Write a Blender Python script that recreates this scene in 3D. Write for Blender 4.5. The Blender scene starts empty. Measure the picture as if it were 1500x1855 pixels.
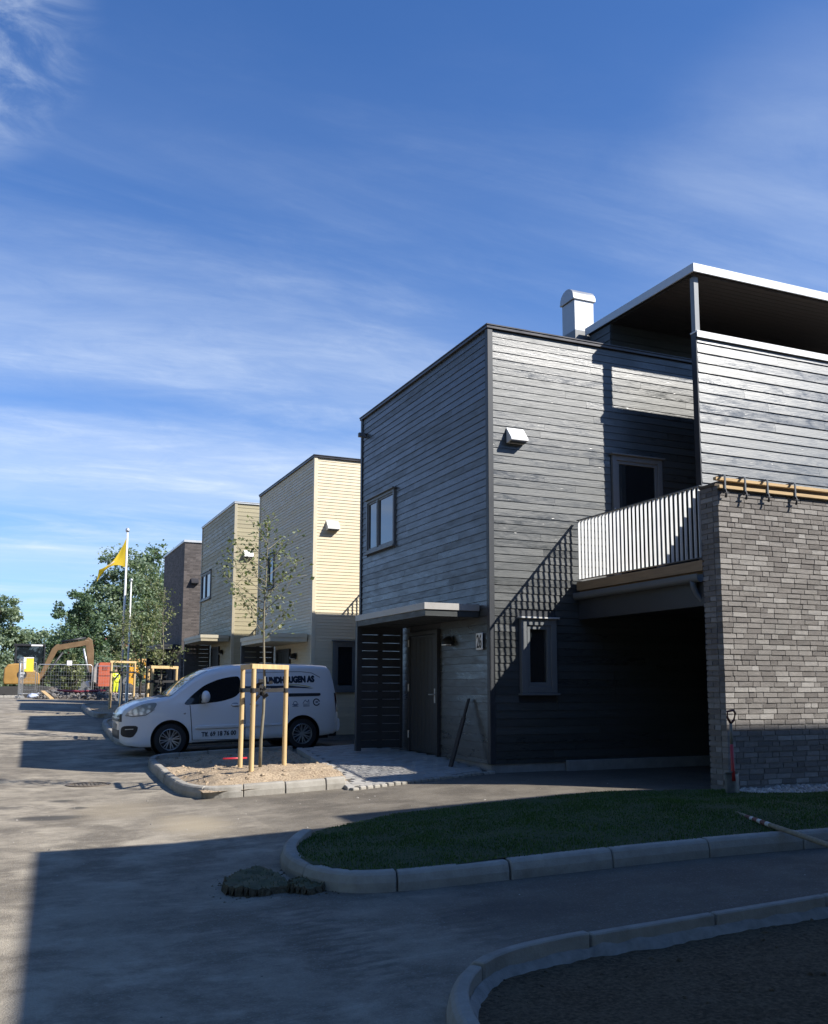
import bpy, bmesh, math, random
import numpy as np
from mathutils import Vector, Matrix, noise
R = math.radians
random.seed(7)
S = bpy.context.scene
COL = S.collection

# ------------------------------------------------------------------ camera
F, CY, YAW, PIT, ROL = 1700.0, 1025.66, R(23.487), R(7.2835), R(.1567)
fw = Vector((math.sin(YAW)*math.cos(PIT), math.cos(YAW)*math.cos(PIT), math.sin(PIT)))
rt = Vector((math.cos(YAW), -math.sin(YAW), 0)); up = rt.cross(fw)
r2 = rt*math.cos(ROL)+up*math.sin(ROL); u2 = up*math.cos(ROL)-rt*math.sin(ROL)
cam = bpy.data.cameras.new('camera'); co = bpy.data.objects.new('camera', cam); COL.objects.link(co)
co.matrix_world = Matrix(((r2.x, u2.x, -fw.x, 0), (r2.y, u2.y, -fw.y, 0), (r2.z, u2.z, -fw.z, 1.29), (0, 0, 0, 1)))
cam.sensor_fit = 'VERTICAL'; cam.sensor_height = 24; cam.lens = 24*F/1855; cam.shift_y = (CY-927.5)/1855
cam.clip_end = 3000; cam.clip_start = .05
S.camera = co

# ------------------------------------------------------------------ light
SUN = Vector((.89, -.83, 1.0)).normalized()
sl = bpy.data.lights.new('sun', 'SUN'); sl.energy = 5.0; sl.angle = R(.5); sl.color = (1, .955, .88)
so = bpy.data.objects.new('sun', sl); COL.objects.link(so); so.location = (20, -20, 30)
so.rotation_euler = SUN.to_track_quat('Z', 'Y').to_euler()
W = bpy.data.worlds.new('World'); S.world = W; W.use_nodes = True
def sky():
    nt = W.node_tree; N = nt.nodes; L = nt.links; N.clear()
    def nd(t, **k):
        n = N.new(t)
        for a, b in k.items(): setattr(n, a, b)
        return n
    def M(op, a, b=None, c=None):
        n = nd('ShaderNodeMath', operation=op)
        for i, v in enumerate((a, b, c)):
            if v is None: continue
            if isinstance(v, (int, float)): n.inputs[i].default_value = v
            else: L.new(v, n.inputs[i])
        return n.outputs[0]
    def ss(x, a, b):
        n = nd('ShaderNodeMapRange', interpolation_type='SMOOTHSTEP'); L.new(x, n.inputs[0])
        n.inputs[1].default_value = a; n.inputs[2].default_value = b; return n.outputs[0]
    st = nd('ShaderNodeTexSky', sky_type='NISHITA'); st.sun_disc = False
    st.sun_elevation = math.asin(SUN.z); st.sun_rotation = math.atan2(SUN.x, SUN.y)
    st.altitude = 100; st.air_density = 1.0; st.dust_density = .25; st.ozone_density = 3.5
    tc = nd('ShaderNodeTexCoord'); sp = nd('ShaderNodeSeparateXYZ'); L.new(tc.outputs['Generated'], sp.inputs[0])
    x, y, z = sp.outputs
    den = M('ADD', M('MAXIMUM', z, 0.0), .14)
    u = M('DIVIDE', x, den); v = M('DIVIDE', y, den)
    # streak axes: a runs along the cirrus bands, b across
    a_ = R(-4); ca, sa = math.cos(a_), math.sin(a_)
    p = M('ADD', M('MULTIPLY', u, ca), M('MULTIPLY', v, sa)); q = M('SUBTRACT', M('MULTIPLY', v, ca), M('MULTIPLY', u, sa))
    def nz(su, sv, sc, det, rough, off, dist=0):
        cb = nd('ShaderNodeCombineXYZ'); L.new(M('MULTIPLY', p, su), cb.inputs[0]); L.new(M('MULTIPLY', q, sv), cb.inputs[1]); cb.inputs[2].default_value = off
        n = nd('ShaderNodeTexNoise'); n.inputs['Scale'].default_value = sc; n.inputs['Detail'].default_value = det
        n.inputs['Roughness'].default_value = rough; n.inputs['Distortion'].default_value = dist
        L.new(cb.outputs[0], n.inputs['Vector']); return n.outputs[0]
    band = ss(nz(.22, .9, 1.3, 4, .5, 1.3, .3), .36, .82)
    wisp = ss(nz(.55, 2.0, 1.7, 8, .62, 4.4, .7), .42, .80)
    fine = nz(1.6, 3.2, 3.0, 9, .7, 9.0, .8)
    c1 = M('MULTIPLY', band, M('MULTIPLY_ADD', fine, .5, .35))
    c2 = M('MULTIPLY', wisp, M('MULTIPLY', fine, .68))
    low = ss(z, .64, .12)                                     # more veil low in the sky
    cl = M('MULTIPLY', M('ADD', c1, c2), M('MULTIPLY_ADD', low, .92, .05))
    # one brighter cumulus shred high on the left, one pale bank on the right
    def blob(dx, dy, dz, c0, c1_, nzv, k):
        d = Vector((dx, dy, dz)).normalized()
        dt = nd('ShaderNodeVectorMath', operation='DOT_PRODUCT'); L.new(tc.outputs['Generated'], dt.inputs[0]); dt.inputs[1].default_value = d
        return M('MULTIPLY', M('MULTIPLY', ss(dt.outputs['Value'], c0, c1_), ss(nzv, .36, .76)), k)
    puff = nz(3.0, 4.2, 2.3, 9, .62, 21.0, 1.0)
    cl = M('ADD', cl, blob(-.10, .86, .60, .988, .9995, puff, .5))
    cl = M('ADD', cl, blob(.73, .62, .42, .97, .9995, nz(.4, 1.6, 2.0, 7, .55, 33., .4), .24))
    hz = M('MULTIPLY', ss(z, .30, .0), .26)
    cl = M('MINIMUM', M('ADD', cl, hz), 1.0)
    tint = nd('ShaderNodeMix', data_type='RGBA', blend_type='MULTIPLY'); tint.inputs[0].default_value = 1
    L.new(st.outputs[0], tint.inputs[6]); tint.inputs[7].default_value = (.60, .96, 1.42, 1)
    mx = nd('ShaderNodeMix', data_type='RGBA'); L.new(cl, mx.inputs[0]); L.new(tint.outputs[2], mx.inputs[6]); mx.inputs[7].default_value = (6.9, 7.8, 9.0, 1)
    bg = nd('ShaderNodeBackground'); bg.inputs[1].default_value = .076; L.new(mx.outputs[2], bg.inputs[0])
    o = nd('ShaderNodeOutputWorld'); L.new(bg.outputs[0], o.inputs[0])
sky()
S.view_settings.view_transform = 'Standard'; S.view_settings.look = 'None'
S.view_settings.exposure = 0.72; S.view_settings.gamma = 1.0
S.cycles.max_bounces = 6; S.cycles.sample_clamp_indirect = 6

# ------------------------------------------------------------------ helpers
def root(name, loc, label, cat, group=None, rot=None):
    o = bpy.data.objects.new(name, None); COL.objects.link(o); o.location = loc; o.empty_display_size = .2
    if rot: o.rotation_euler = rot
    return tag(o, label, cat, group)
def tag(o, label, cat, group=None):
    o['label'] = label; o['category'] = cat
    if group: o['group'] = group
    return o
def origin(p):
    v = Vector((0, 0, 0))
    while p: v += p.location; p = p.parent
    return v
class MB:
    def __init__(s): s.v = []; s.f = []
    def add(s, vs, fs):
        b = len(s.v); s.v += [tuple(v) for v in vs]; s.f += [tuple(i+b for i in f) for f in fs]; return s
    def box(s, x0, x1, y0, y1, z0, z1):
        return s.add([(x0,y0,z0),(x1,y0,z0),(x1,y1,z0),(x0,y1,z0),(x0,y0,z1),(x1,y0,z1),(x1,y1,z1),(x0,y1,z1)],
                     [(0,3,2,1),(4,5,6,7),(0,1,5,4),(1,2,6,5),(2,3,7,6),(3,0,4,7)])
    def beam(s, p, q, w, h, ref=(0,0,1)):
        p = Vector(p); q = Vector(q); d = (q-p).normalized(); r = Vector(ref)
        if abs(d.dot(r)) > .95: r = Vector((0,1,0))
        a = d.cross(r).normalized()*(w/2); b = a.cross(d).normalized()*(h/2)
        vs = [p-a-b, p+a-b, p+a+b, p-a+b, q-a-b, q+a-b, q+a+b, q-a+b]
        return s.add(vs, [(0,1,2,3),(7,6,5,4),(0,4,5,1),(1,5,6,2),(2,6,7,3),(3,7,4,0)])
    def tube(s, pts, rs, n=8, cap=True):
        pts = [Vector(p) for p in pts]
        if isinstance(rs, (int, float)): rs = [rs]*len(pts)
        vs = []; ref = Vector((.3, .2, .93))
        for i, p in enumerate(pts):
            d = (pts[min(i+1, len(pts)-1)]-pts[max(i-1, 0)]).normalized()
            if abs(d.dot(ref)) > .97: rr = Vector((1, 0, 0))
            else: rr = ref
            a = d.cross(rr).normalized(); b = d.cross(a)
            for k in range(n):
                t = 2*math.pi*k/n; vs.append(p+(a*math.cos(t)+b*math.sin(t))*rs[i])
        fs = []
        for i in range(len(pts)-1):
            for k in range(n):
                k2 = (k+1) % n; fs.append((i*n+k, i*n+k2, (i+1)*n+k2, (i+1)*n+k))
        if cap: fs += [tuple(range(n))[::-1], tuple(range((len(pts)-1)*n, len(pts)*n))]
        return s.add(vs, fs)
    def prism(s, poly, a, b, ax='y'):
        """poly of 2d points extruded along an axis: ax y -> (x,z), x -> (y,z), z -> (x,y)"""
        def m(p, t): return {'y': (p[0], t, p[1]), 'x': (t, p[0], p[1]), 'z': (p[0], p[1], t)}[ax]
        n = len(poly); vs = [m(p, a) for p in poly]+[m(p, b) for p in poly]
        return s.add(vs, [tuple(range(n)), tuple(range(2*n-1, n-1, -1))]+[(i, n+i, n+(i+1) % n, (i+1) % n) for i in range(n)])
    def lathe(s, prof, c, ax='y', n=28):
        """prof: (radius, offset along axis)"""
        vs = []
        for r, t in prof:
            for k in range(n):
                w = 2*math.pi*k/n; cx, sx = r*math.cos(w), r*math.sin(w)
                vs.append({'y': (c[0]+cx, c[1]+t, c[2]+sx), 'z': (c[0]+cx, c[1]+sx, c[2]+t), 'x': (c[0]+t, c[1]+cx, c[2]+sx)}[ax])
        fs = [(i*n+k, i*n+(k+1) % n, (i+1)*n+(k+1) % n, (i+1)*n+k) for i in range(len(prof)-1) for k in range(n)]
        return s.add(vs, fs)
    def blob(s, c, r, seed=0, sub=2, amp=.25, fr=2.0):
        bm = bmesh.new(); bmesh.ops.create_icosphere(bm, subdivisions=sub, radius=1)
        rr = r if hasattr(r, '__len__') else (r, r, r)
        vs = []
        for v in bm.verts:
            k = 1+amp*noise.noise(v.co*fr+Vector((seed*3.1, seed*1.7, seed)))
            vs.append((c[0]+v.co.x*rr[0]*k, c[1]+v.co.y*rr[1]*k, c[2]+v.co.z*rr[2]*k))
        fs = [tuple(v.index for v in f.verts) for f in bm.faces]; bm.free()
        return s.add(vs, fs)
    def build(s, name, mat, parent=None, smooth=False, bevel=0, seg=2, kind=None, fix=True, angle=None, local=False):
        me = bpy.data.meshes.new(name); o_ = Vector((0, 0, 0)) if (local or not parent) else origin(parent)
        vs = [(v[0]-o_.x, v[1]-o_.y, v[2]-o_.z) for v in s.v]
        me.from_pydata(vs, [], s.f)
        if fix:
            bm = bmesh.new(); bm.from_mesh(me); bmesh.ops.recalc_face_normals(bm, faces=bm.faces); bm.to_mesh(me); bm.free()
        me.materials.append(mat)
        if smooth: me.polygons.foreach_set('use_smooth', [True]*len(me.polygons))
        if smooth and angle: me.set_sharp_from_angle(angle=R(angle))
        me.update()
        o = bpy.data.objects.new(name, me); COL.objects.link(o)
        if parent: o.parent = parent
        if bevel:
            m = o.modifiers.new('bevel', 'BEVEL'); m.width = bevel; m.segments = seg; m.limit_method = 'ANGLE'; m.angle_limit = R(35)
        if kind: o['kind'] = kind
        return o

# ------------------------------------------------------------------ materials
class NT:
    def __init__(s, name):
        s.m = bpy.data.materials.new(name); s.m.use_nodes = True; s.t = s.m.node_tree
        s.b = s.t.nodes['Principled BSDF']; s.L = s.t.links
        s.tc = s.n('ShaderNodeTexCoord')
    def n(s, t, **k):
        n = s.t.nodes.new(t)
        for a, b in k.items(): setattr(n, a, b)
        return n
    def lk(s, a, b): s.L.new(a, b)
    def M(s, op, a, b=None, c=None):
        n = s.n('ShaderNodeMath', operation=op)
        for i, v in enumerate((a, b, c)):
            if v is None: continue
            if isinstance(v, (int, float)): n.inputs[i].default_value = v
            else: s.lk(v, n.inputs[i])
        return n.outputs[0]
    def co(s, sc=(1, 1, 1), src='Object', off=None):
        mp = s.n('ShaderNodeMapping'); s.lk(s.tc.outputs[src], mp.inputs[0]); mp.inputs['Scale'].default_value = sc
        if off: mp.inputs['Location'].default_value = off
        return mp.outputs[0]
    def noise(s, sc=5, det=4, rough=.55, vec=None, dist=0):
        n = s.n('ShaderNodeTexNoise'); n.inputs['Scale'].default_value = sc; n.inputs['Detail'].default_value = det
        n.inputs['Roughness'].default_value = rough; n.inputs['Distortion'].default_value = dist
        s.lk(vec if vec is not None else s.tc.outputs['Object'], n.inputs['Vector']); return n.outputs[0]
    def mr(s, x, a, b, c=0, d=1, sm=False):
        n = s.n('ShaderNodeMapRange'); 
        if sm: n.interpolation_type = 'SMOOTHSTEP'
        s.lk(x, n.inputs[0])
        for i, v in enumerate((a, b, c, d)): n.inputs[i+1].default_value = v
        return n.outputs[0]
    def mix(s, f, a, b, bt='MIX'):
        n = s.n('ShaderNodeMix', data_type='RGBA', blend_type=bt)
        for i, v in ((0, f), (6, a), (7, b)):
            if isinstance(v, (int, float)): n.inputs[i].default_value = v
            elif isinstance(v, tuple): n.inputs[i].default_value = (*v[:3], 1)
            else: s.lk(v, n.inputs[i])
        return n.outputs[2]
    def bump(s, h, st=.3, d=.01):
        n = s.n('ShaderNodeBump'); n.inputs['Strength'].default_value = st; n.inputs['Distance'].default_value = d
        s.lk(h, n.inputs['Height']); s.lk(n.outputs[0], s.b.inputs['Normal'])
    def set(s, **k):
        for a, v in k.items():
            i = s.b.inputs[a.replace('_', ' ')]
            if isinstance(v, (int, float)): i.default_value = v
            elif isinstance(v, tuple): i.default_value = (*v, 1)
            else: s.lk(v, i)
        return s.m
def sc_(c, k): return tuple(v*k for v in c)
def pm(name, col, rough=.6, metal=0., var=.15, sc=6, bump=0., bsc=40, spec=.5, stretch=(1, 1, 1), island=0.):
    t = NT(name); v = t.co(stretch); nz = t.noise(sc, 5, .6, v)
    c = t.mix(t.mr(nz, .3, .7), sc_(col, 1-var), sc_(col, 1+var))
    if island:
        g = t.n('ShaderNodeNewGeometry'); c = t.mix(1., c, t.mix(g.outputs['Random Per Island'], (1-island,)*3, (1+island,)*3), 'MULTIPLY')
    t.set(Base_Color=c, Metallic=metal, Specular_IOR_Level=spec)
    t.set(Roughness=t.mr(nz, .3, .7, max(rough-.07, 0), min(rough+.07, 1)))
    if bump: t.bump(t.noise(bsc, 4, .6, v), bump, .01)
    return t.m
def siding_mat(name, col, sheen=.5, var=.2, knots=.5, r0=.3, r1=.65):
    """stained horizontal boards: tone per board, grain and knots along the board, patchy gloss"""
    t = NT(name); g = t.n('ShaderNodeNewGeometry'); isl = g.outputs['Random Per Island']
    cb = t.n('ShaderNodeCombineXYZ'); t.lk(t.M('MULTIPLY', isl, 37.), cb.inputs[0]); t.lk(t.M('MULTIPLY', isl, 91.), cb.inputs[1])
    va = t.n('ShaderNodeVectorMath', operation='ADD'); t.lk(t.co((1.3, 1.3, 16)), va.inputs[0]); t.lk(cb.outputs[0], va.inputs[1])
    vb = t.n('ShaderNodeVectorMath', operation='ADD'); t.lk(t.co((2.6, 2.6, 9)), vb.inputs[0]); t.lk(cb.outputs[0], vb.inputs[1])
    grain = t.noise(2.2, 6, .62, va.outputs[0], 1.2); patch = t.noise(1.1, 5, .6, vb.outputs[0], .6); fine = t.noise(9, 5, .7, va.outputs[0], .5)
    vo = t.n('ShaderNodeTexVoronoi'); vo.inputs['Scale'].default_value = .9; t.lk(vb.outputs[0], vo.inputs['Vector'])
    kn = t.mr(vo.outputs['Distance'], .03, .09, 1, 0, True)
    c = t.mix(t.mr(grain, .3, .72), sc_(col, 1-var), sc_(col, 1+var))
    c = t.mix(1., c, t.mix(isl, (1-var*.7,)*3, (1+var*.7,)*3), 'MULTIPLY')
    c = t.mix(t.M('MULTIPLY', kn, knots), c, sc_(col, .35))
    rr = t.M('ADD', t.mr(patch, .35, .68, r0, r1), t.M('MULTIPLY_ADD', fine, .3, -.15))
    rr = t.M('ADD', rr, t.M('MULTIPLY_ADD', isl, .16, -.08))
    t.set(Base_Color=c, Roughness=t.M('MAXIMUM', rr, .12), Specular_IOR_Level=sheen)
    t.bump(t.M('ADD', t.M('MULTIPLY', grain, .8), t.M('ADD', t.M('MULTIPLY', fine, .35), t.M('MULTIPLY', kn, -.5))), .35, .006)
    return t.m
def glass_mat(name, tint=(.012, .016, .02), rough=.02, ior=2.3):
    t = NT(name); nz = t.noise(.7, 3, .5)
    t.set(Base_Color=t.mix(nz, sc_(tint, .7), sc_(tint, 1.4)), Roughness=rough, Specular_IOR_Level=.5, Metallic=0.0)
    t.b.inputs['IOR'].default_value = ior
    t.bump(t.noise(1.3, 2, .5), .04, .02)
    return t.m

def leaf_mat(name, c0, c1, tr=.35):
    t = NT(name); g = t.n('ShaderNodeNewGeometry'); isl = g.outputs['Random Per Island']
    c = t.mix(isl, c0, c1); c = t.mix(t.mr(t.noise(.7, 2), .3, .7), sc_(c0, .0) if False else c, t.mix(1., c, (.75, .85, .8), 'MULTIPLY'))
    t.set(Base_Color=c, Roughness=.5, Specular_IOR_Level=.45)
    tl = t.n('ShaderNodeBsdfTranslucent'); t.lk(t.mix(1., c, (1.3, 1.4, .7), 'MULTIPLY'), tl.inputs[0])
    ms = t.n('ShaderNodeMixShader'); ms.inputs[0].default_value = tr; t.lk(t.b.outputs[0], ms.inputs[1]); t.lk(tl.outputs[0], ms.inputs[2])
    t.lk(ms.outputs[0], t.t.nodes['Material Output'].inputs[0]); return t.m

# ------------------------------------------------------------------ ground shape
ZS = [(-10,-.22),(17,-.22),(24,-.02),(33,.33),(42,.58),(60,.55),(900,.55)]
ZH = [(-10,-.12),(0,-.1),(9,0),(27.5,0),(30,.36),(60,.5),(900,.55)]
def ip(t, P): return float(np.interp(t, [p[0] for p in P], [p[1] for p in P]))
def g(x, y):
    t = min(max((x-1.5)/5., 0), 1); return ip(y, ZS)*(1-t)+ip(y, ZH)*t
def inpoly(x, y, P):
    c = False; n = len(P)
    for i in range(n):
        x1, y1 = P[i]; x2, y2 = P[(i+1) % n]
        if (y1 > y) != (y2 > y) and x < (x2-x1)*(y-y1)/(y2-y1)+x1: c = not c
    return c
def smooth_path(P, k=2):
    for _ in range(k):
        Q = [P[0]]
        for a, b in zip(P[:-1], P[1:]):
            Q += [(a[0]*.75+b[0]*.25, a[1]*.75+b[1]*.25), (a[0]*.25+b[0]*.75, a[1]*.25+b[1]*.75)]
        Q.append(P[-1]); P = Q
    return P
def resample(P, step):
    P = [Vector(p).to_2d() if len(p) > 2 else Vector(p) for p in P]; out = [P[0].copy()]; acc = 0; 
    for a, b in zip(P[:-1], P[1:]):
        l = (b-a).length; d = step-acc
        while d <= l:
            out.append(a+(b-a)*(d/l)); d += step
        acc = (acc+l) % step
    return out
def sheet(name, poly, zf, step, mat, kind='structure', x0=None):
    xs = [p[0] for p in poly]; ys = [p[1] for p in poly]
    X = np.arange(min(xs), max(xs)+step, step); Y = np.arange(min(ys), max(ys)+step, step)
    idx = {}; vs = []; fs = []
    def vi(i, j):
        if (i, j) not in idx:
            idx[(i, j)] = len(vs); vs.append((X[i], Y[j], zf(X[i], Y[j])))
        return idx[(i, j)]
    for i in range(len(X)-1):
        for j in range(len(Y)-1):
            if inpoly(X[i]+step/2, Y[j]+step/2, poly): fs.append((vi(i,j), vi(i+1,j), vi(i+1,j+1), vi(i,j+1)))
    m = MB(); m.v = vs; m.f = fs
    return m.build(name, mat, smooth=True, kind=kind, fix=False)
def street_mat():
    t = NT('asphalt'); P = t.tc.outputs['Object']
    sp = t.n('ShaderNodeSeparateXYZ'); t.lk(P, sp.inputs[0])
    big = t.noise(.30, 6, .62, P, .2); mid = t.noise(1.5, 8, .68, P, .15); small = t.noise(7, 6, .7, P); fine = t.noise(75, 3, .75, P); drag = t.noise(2.2, 8, .72, t.co((.8, 2.4, 1)), .1)
    gr = t.n('ShaderNodeTexVoronoi'); gr.inputs['Scale'].default_value = 95; t.lk(P, gr.inputs['Vector'])
    base = t.mix(fine, (.060, .050, .038), (.140, .119, .092)); base = t.mix(t.mr(gr.outputs['Color'], .72, .95), base, (.20, .19, .175))
    # dust and dried mud left by the site traffic
    dust = t.M('MULTIPLY', t.mr(mid, .36, .64, 0, 1, True), t.mr(big, .32, .62, .35, 1.0, True))
    dust = t.M('ADD', dust, t.M('MULTIPLY', t.mr(drag, .48, .70, 0, 1, True), t.mr(small, .35, .65, .15, .55)))
    # the street carries more dust than the new driveways to its right
    dust = t.M('MULTIPLY', dust, t.mr(t.M('ADD', sp.outputs[0], t.M('MULTIPLY_ADD', mid, 1.6, -.8)), 2.1, 4.4, 1.0, .42, True))
    dust = t.M('MINIMUM', t.M('ADD', t.M('MULTIPLY', dust, .85), t.mr(sp.outputs[0], 2.4, 4.2, .16, .05, True)), 1.0)
    c = t.mix(t.M('MULTIPLY', dust, .9), base, t.mix(fine, (.31, .268, .21), (.47, .418, .333)))
    seam = t.mr(t.M('ADD', sp.outputs[0], t.M('MULTIPLY', t.M('SUBTRACT', small, .5), .05)), 2.63, 2.66); c = t.mix(t.M('MULTIPLY', seam, .22), c, (.075, .068, .06))
    def spot(x, y, rx, ry, k):
        dx = t.M('DIVIDE', t.M('SUBTRACT', sp.outputs[0], x), rx); dy = t.M('DIVIDE', t.M('SUBTRACT', sp.outputs[1], y), ry)
        d = t.M('SQRT', t.M('ADD', t.M('MULTIPLY', dx, dx), t.M('MULTIPLY', dy, dy)))
        d = t.M('ADD', d, t.M('MULTIPLY_ADD', mid, 1.6, -.8)); return t.M('MULTIPLY', t.mr(d, 1.0, .25, 0, 1, True), k)
    sand = t.M('ADD', spot(1.95, 10.5, .55, 1.0, .85), spot(1.35, 12.2, .7, 1.2, .45))
    sand = t.M('ADD', sand, spot(1.5, 33.5, 2.0, 1.2, .6))
    c = t.mix(t.M('MINIMUM', sand, 1), c, t.mix(drag, (.30, .25, .17), (.40, .34, .25)))
    # oil and damp stains
    st = t.M('ADD', spot(.55, 11.8, .5, .28, .7), spot(.75, 13.4, .22, .2, .7)); st = t.M('ADD', st, spot(.1, 12.9, .35, .2, .6))
    st = t.M('ADD', st, spot(.95, 12.6, .14, .18, .8)); st = t.M('ADD', st, spot(3.2, 5.6, .5, .5, .35))
    c = t.mix(t.M('MINIMUM', st, 1), c, (.045, .044, .043))
    # tyre tread prints in the dust
    wv = t.n('ShaderNodeTexWave', bands_direction='Y'); wv.inputs['Scale'].default_value = 2.6; wv.inputs['Distortion'].default_value = 5.0; wv.inputs['Detail'].default_value = 3; wv.inputs['Detail Scale'].default_value = 2; t.lk(P, wv.inputs['Vector'])
    tr = t.M('MULTIPLY', t.mr(wv.outputs[1], .5, .75, 0, 1, True), t.M('ADD', spot(1.9, 5.5, .35, 1.5, .34), spot(2.75, 5.2, .3, 1.0, .24)))
    c = t.mix(tr, c, (.055, .052, .05))
    t.set(Base_Color=c, Roughness=t.mr(mid, .3, .7, .78, .95), Specular_IOR_Level=.3)
    t.bump(t.M('ADD', t.M('MULTIPLY', fine, .7), t.M('ADD', t.M('MULTIPLY', small, .5), t.M('MULTIPLY', gr.outputs['Distance'], .6))), .55, .012)
    return t.m
def ground():
    def ax(lo, hi, st, more):
        return sorted(set([round(v, 3) for v in np.arange(lo, hi, st)]+more))
    X = ax(-6, 18, .4, [-400, -200, -100, -60, -35, -20, -12, 24, 35, 60, 120, 300, 600, 900])
    Y = ax(-6, 64, .6, [-300, -100, -40, -15, 72, 85, 100, 130, 180, 260, 400, 700, 1000])
    m = MB(); n = len(Y)
    for x in X:
        for y in Y: m.v.append((x, y, g(x, y)))
    m.f = [(i*n+j, (i+1)*n+j, (i+1)*n+j+1, i*n+j+1) for i in range(len(X)-1) for j in range(n-1)]
    m.build('street', street_mat(), smooth=True, kind='structure', fix=False)
ground()

# shared materials
def kerb_mat():
    t = NT('kerb_concrete'); gm = t.n('ShaderNodeNewGeometry'); v = t.tc.outputs['Object']; a = t.noise(4, 7, .7, v); b = t.noise(60, 4, .7, v); d = t.noise(1.4, 6, .65, v)
    c = t.mix(t.mr(a, .3, .7), (.27, .25, .215), (.40, .375, .33)); c = t.mix(t.mr(d, .5, .72, 0, .65, True), c, (.17, .155, .13)); c = t.mix(t.mr(b, .6, .8, 0, .5), c, (.12, .115, .11))
    c = t.mix(1., c, t.mix(gm.outputs['Random Per Island'], (.9,)*3, (1.08,)*3), 'MULTIPLY')
    t.set(Base_Color=c, Roughness=.9, Specular_IOR_Level=.25); t.bump(t.M('ADD', b, a), .5, .01); return t.m
M_conc = kerb_mat()
M_conc2 = pm('plinth_concrete', (.26, .26, .255), .9, var=.18, sc=5, bump=.3, bsc=50)
M_dark = siding_mat('dark_stained_boards', (.052, .057, .056), .68, .22, .4, .30, .48)
M_darktrim = pm('dark_stained_trim', (.034, .038, .044), .5, var=.15, sc=8, stretch=(1, 1, .2))
M_cream = siding_mat('cream_boards', (.69, .59, .41), .35, .07, .12, .45, .7)
M_creamtrim = pm('cream_trim', (.69, .60, .43), .55, var=.06)
M_olive = siding_mat('olive_boards', (.36, .315, .20), .35, .10, .15, .45, .7)
M_olivetrim = pm('olive_trim', (.41, .36, .25), .55, var=.06)
M_capd = pm('dark_sheet_metal', (.045, .043, .046), .38, .4, var=.1, sc=3)
M_zinc = pm('pale_sheet_metal', (.62, .62, .60), .38, .3, var=.06, sc=3)
M_white = pm('white_paint', (.78, .78, .76), .4, var=.03)
M_grey = pm('grey_paint', (.11, .125, .14), .5, var=.08)
M_frame = pm('window_frame_paint', (.15, .16, .165), .45, var=.06)
M_glass = glass_mat('window_glass')
M_black = pm('black_plastic', (.018, .018, .02), .5, var=.2)
M_door = pm('door_paint', (.040, .045, .050), .45, var=.1, stretch=(6, 6, .4))
M_wood = pm('new_softwood', (.56, .40, .20), .65, var=.18, sc=3, stretch=(8, 8, .8), bump=.15, bsc=14)
M_woodx = pm('sawn_timber', (.50, .34, .16), .65, var=.2, sc=3, stretch=(.8, 8, 8), bump=.15, bsc=14)
M_deckw = pm('deck_timber', (.30, .20, .11), .7, var=.22, sc=3, stretch=(8, .7, 8), bump=.15, bsc=14)
M_steel = pm('galvanised_steel', (.55, .56, .56), .4, .6, var=.08, sc=8)
M_rail = pm('painted_railing_steel', (.72, .73, .72), .38, .15, var=.04)

# ------------------------------------------------------------------ kerbs, beds, lawn, paving
def kerb(path, stone, w=.13, h=.14, side=1, sink=.12, gap=.012, z0=None):
    """kerb stones along the outer foot line; side=+1 lays the stone to the left of the walking direction"""
    P = resample(smooth_path(path, 2), stone/6); m = MB(); n = len(P); k = 6; i = 0
    while i+1 < n:
        j = min(i+k, n-1); seg = P[i:j+1]; ring = []
        if len(seg) < 2: break
        tot = sum((b-a).length for a, b in zip(seg[:-1], seg[1:]))
        if tot < .1: break
        for q, p in enumerate(seg):
            a = P[max(i+q-1, 0)]; b = P[min(i+q+1, n-1)]; d = (b-a).normalized(); nn = Vector((-d.y, d.x))*side
            pp = p.copy()
            if q == 0: pp += d*gap/2
            if q == len(seg)-1: pp -= d*gap/2
            z = g(pp.x, pp.y); jit = random.uniform(-.004, .004)
            prof = [(0, -sink), (0.0, h*.45), (.018, h-.022), (.04, h), (w, h), (w, -sink)]
            ring.append([(pp.x+nn.x*o, pp.y+nn.y*o, z+t+(0 if t < 0 else jit*0)) for o, t in prof])
        r = len(ring[0]); vs = [v for q in ring for v in q]
        fs = [(a*r+b, a*r+(b+1) % r, (a+1)*r+(b+1) % r, (a+1)*r+b) for a in range(len(ring)-1) for b in range(r)]
        fs += [tuple(range(r)), tuple(range((len(ring)-1)*r, len(ring)*r))[::-1]]
        dz = random.uniform(-.007, .007); ox, oy = random.uniform(-.005, .005), random.uniform(-.005, .005); m.add([(v[0]+ox, v[1]+oy, v[2]+dz) for v in vs], fs)
        i = j
    return m.build('kerb', M_conc, kind='structure', bevel=.008, seg=1)

isl = [(2.62, 8.72), (2.42, 8.4), (2.2, 7.9), (2.12, 7.4), (2.17, 6.93), (2.32, 6.6), (2.58, 6.46), (2.96, 6.4), (3.83, 6.33), (4.7, 6.28), (5.52, 6.18), (6.43, 6.02), (8.2, 5.68), (11, 5.1), (16, 4.2)]
kerb(isl, .88, side=1, h=.135)
bed1 = [(5.35, 18.45), (3.3, 18.45), (2.75, 18.35), (2.5, 18.0), (2.42, 17.0), (2.3, 14.6), (2.27, 13.4), (2.36, 12.8), (2.56, 12.52), (2.9, 12.42), (3.4, 12.39), (4.38, 12.36)]
kerb(bed1, .56, side=1, h=.15)
bed2 = [(6.0, 29.4), (3.4, 29.2), (2.85, 29.0), (2.62, 28.4), (2.55, 26.5), (2.45, 23.6), (2.45, 22.4), (2.7, 21.75), (3.4, 21.5), (6.0, 21.5)]
kerb(bed2, .6, side=1, h=.16)
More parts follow.
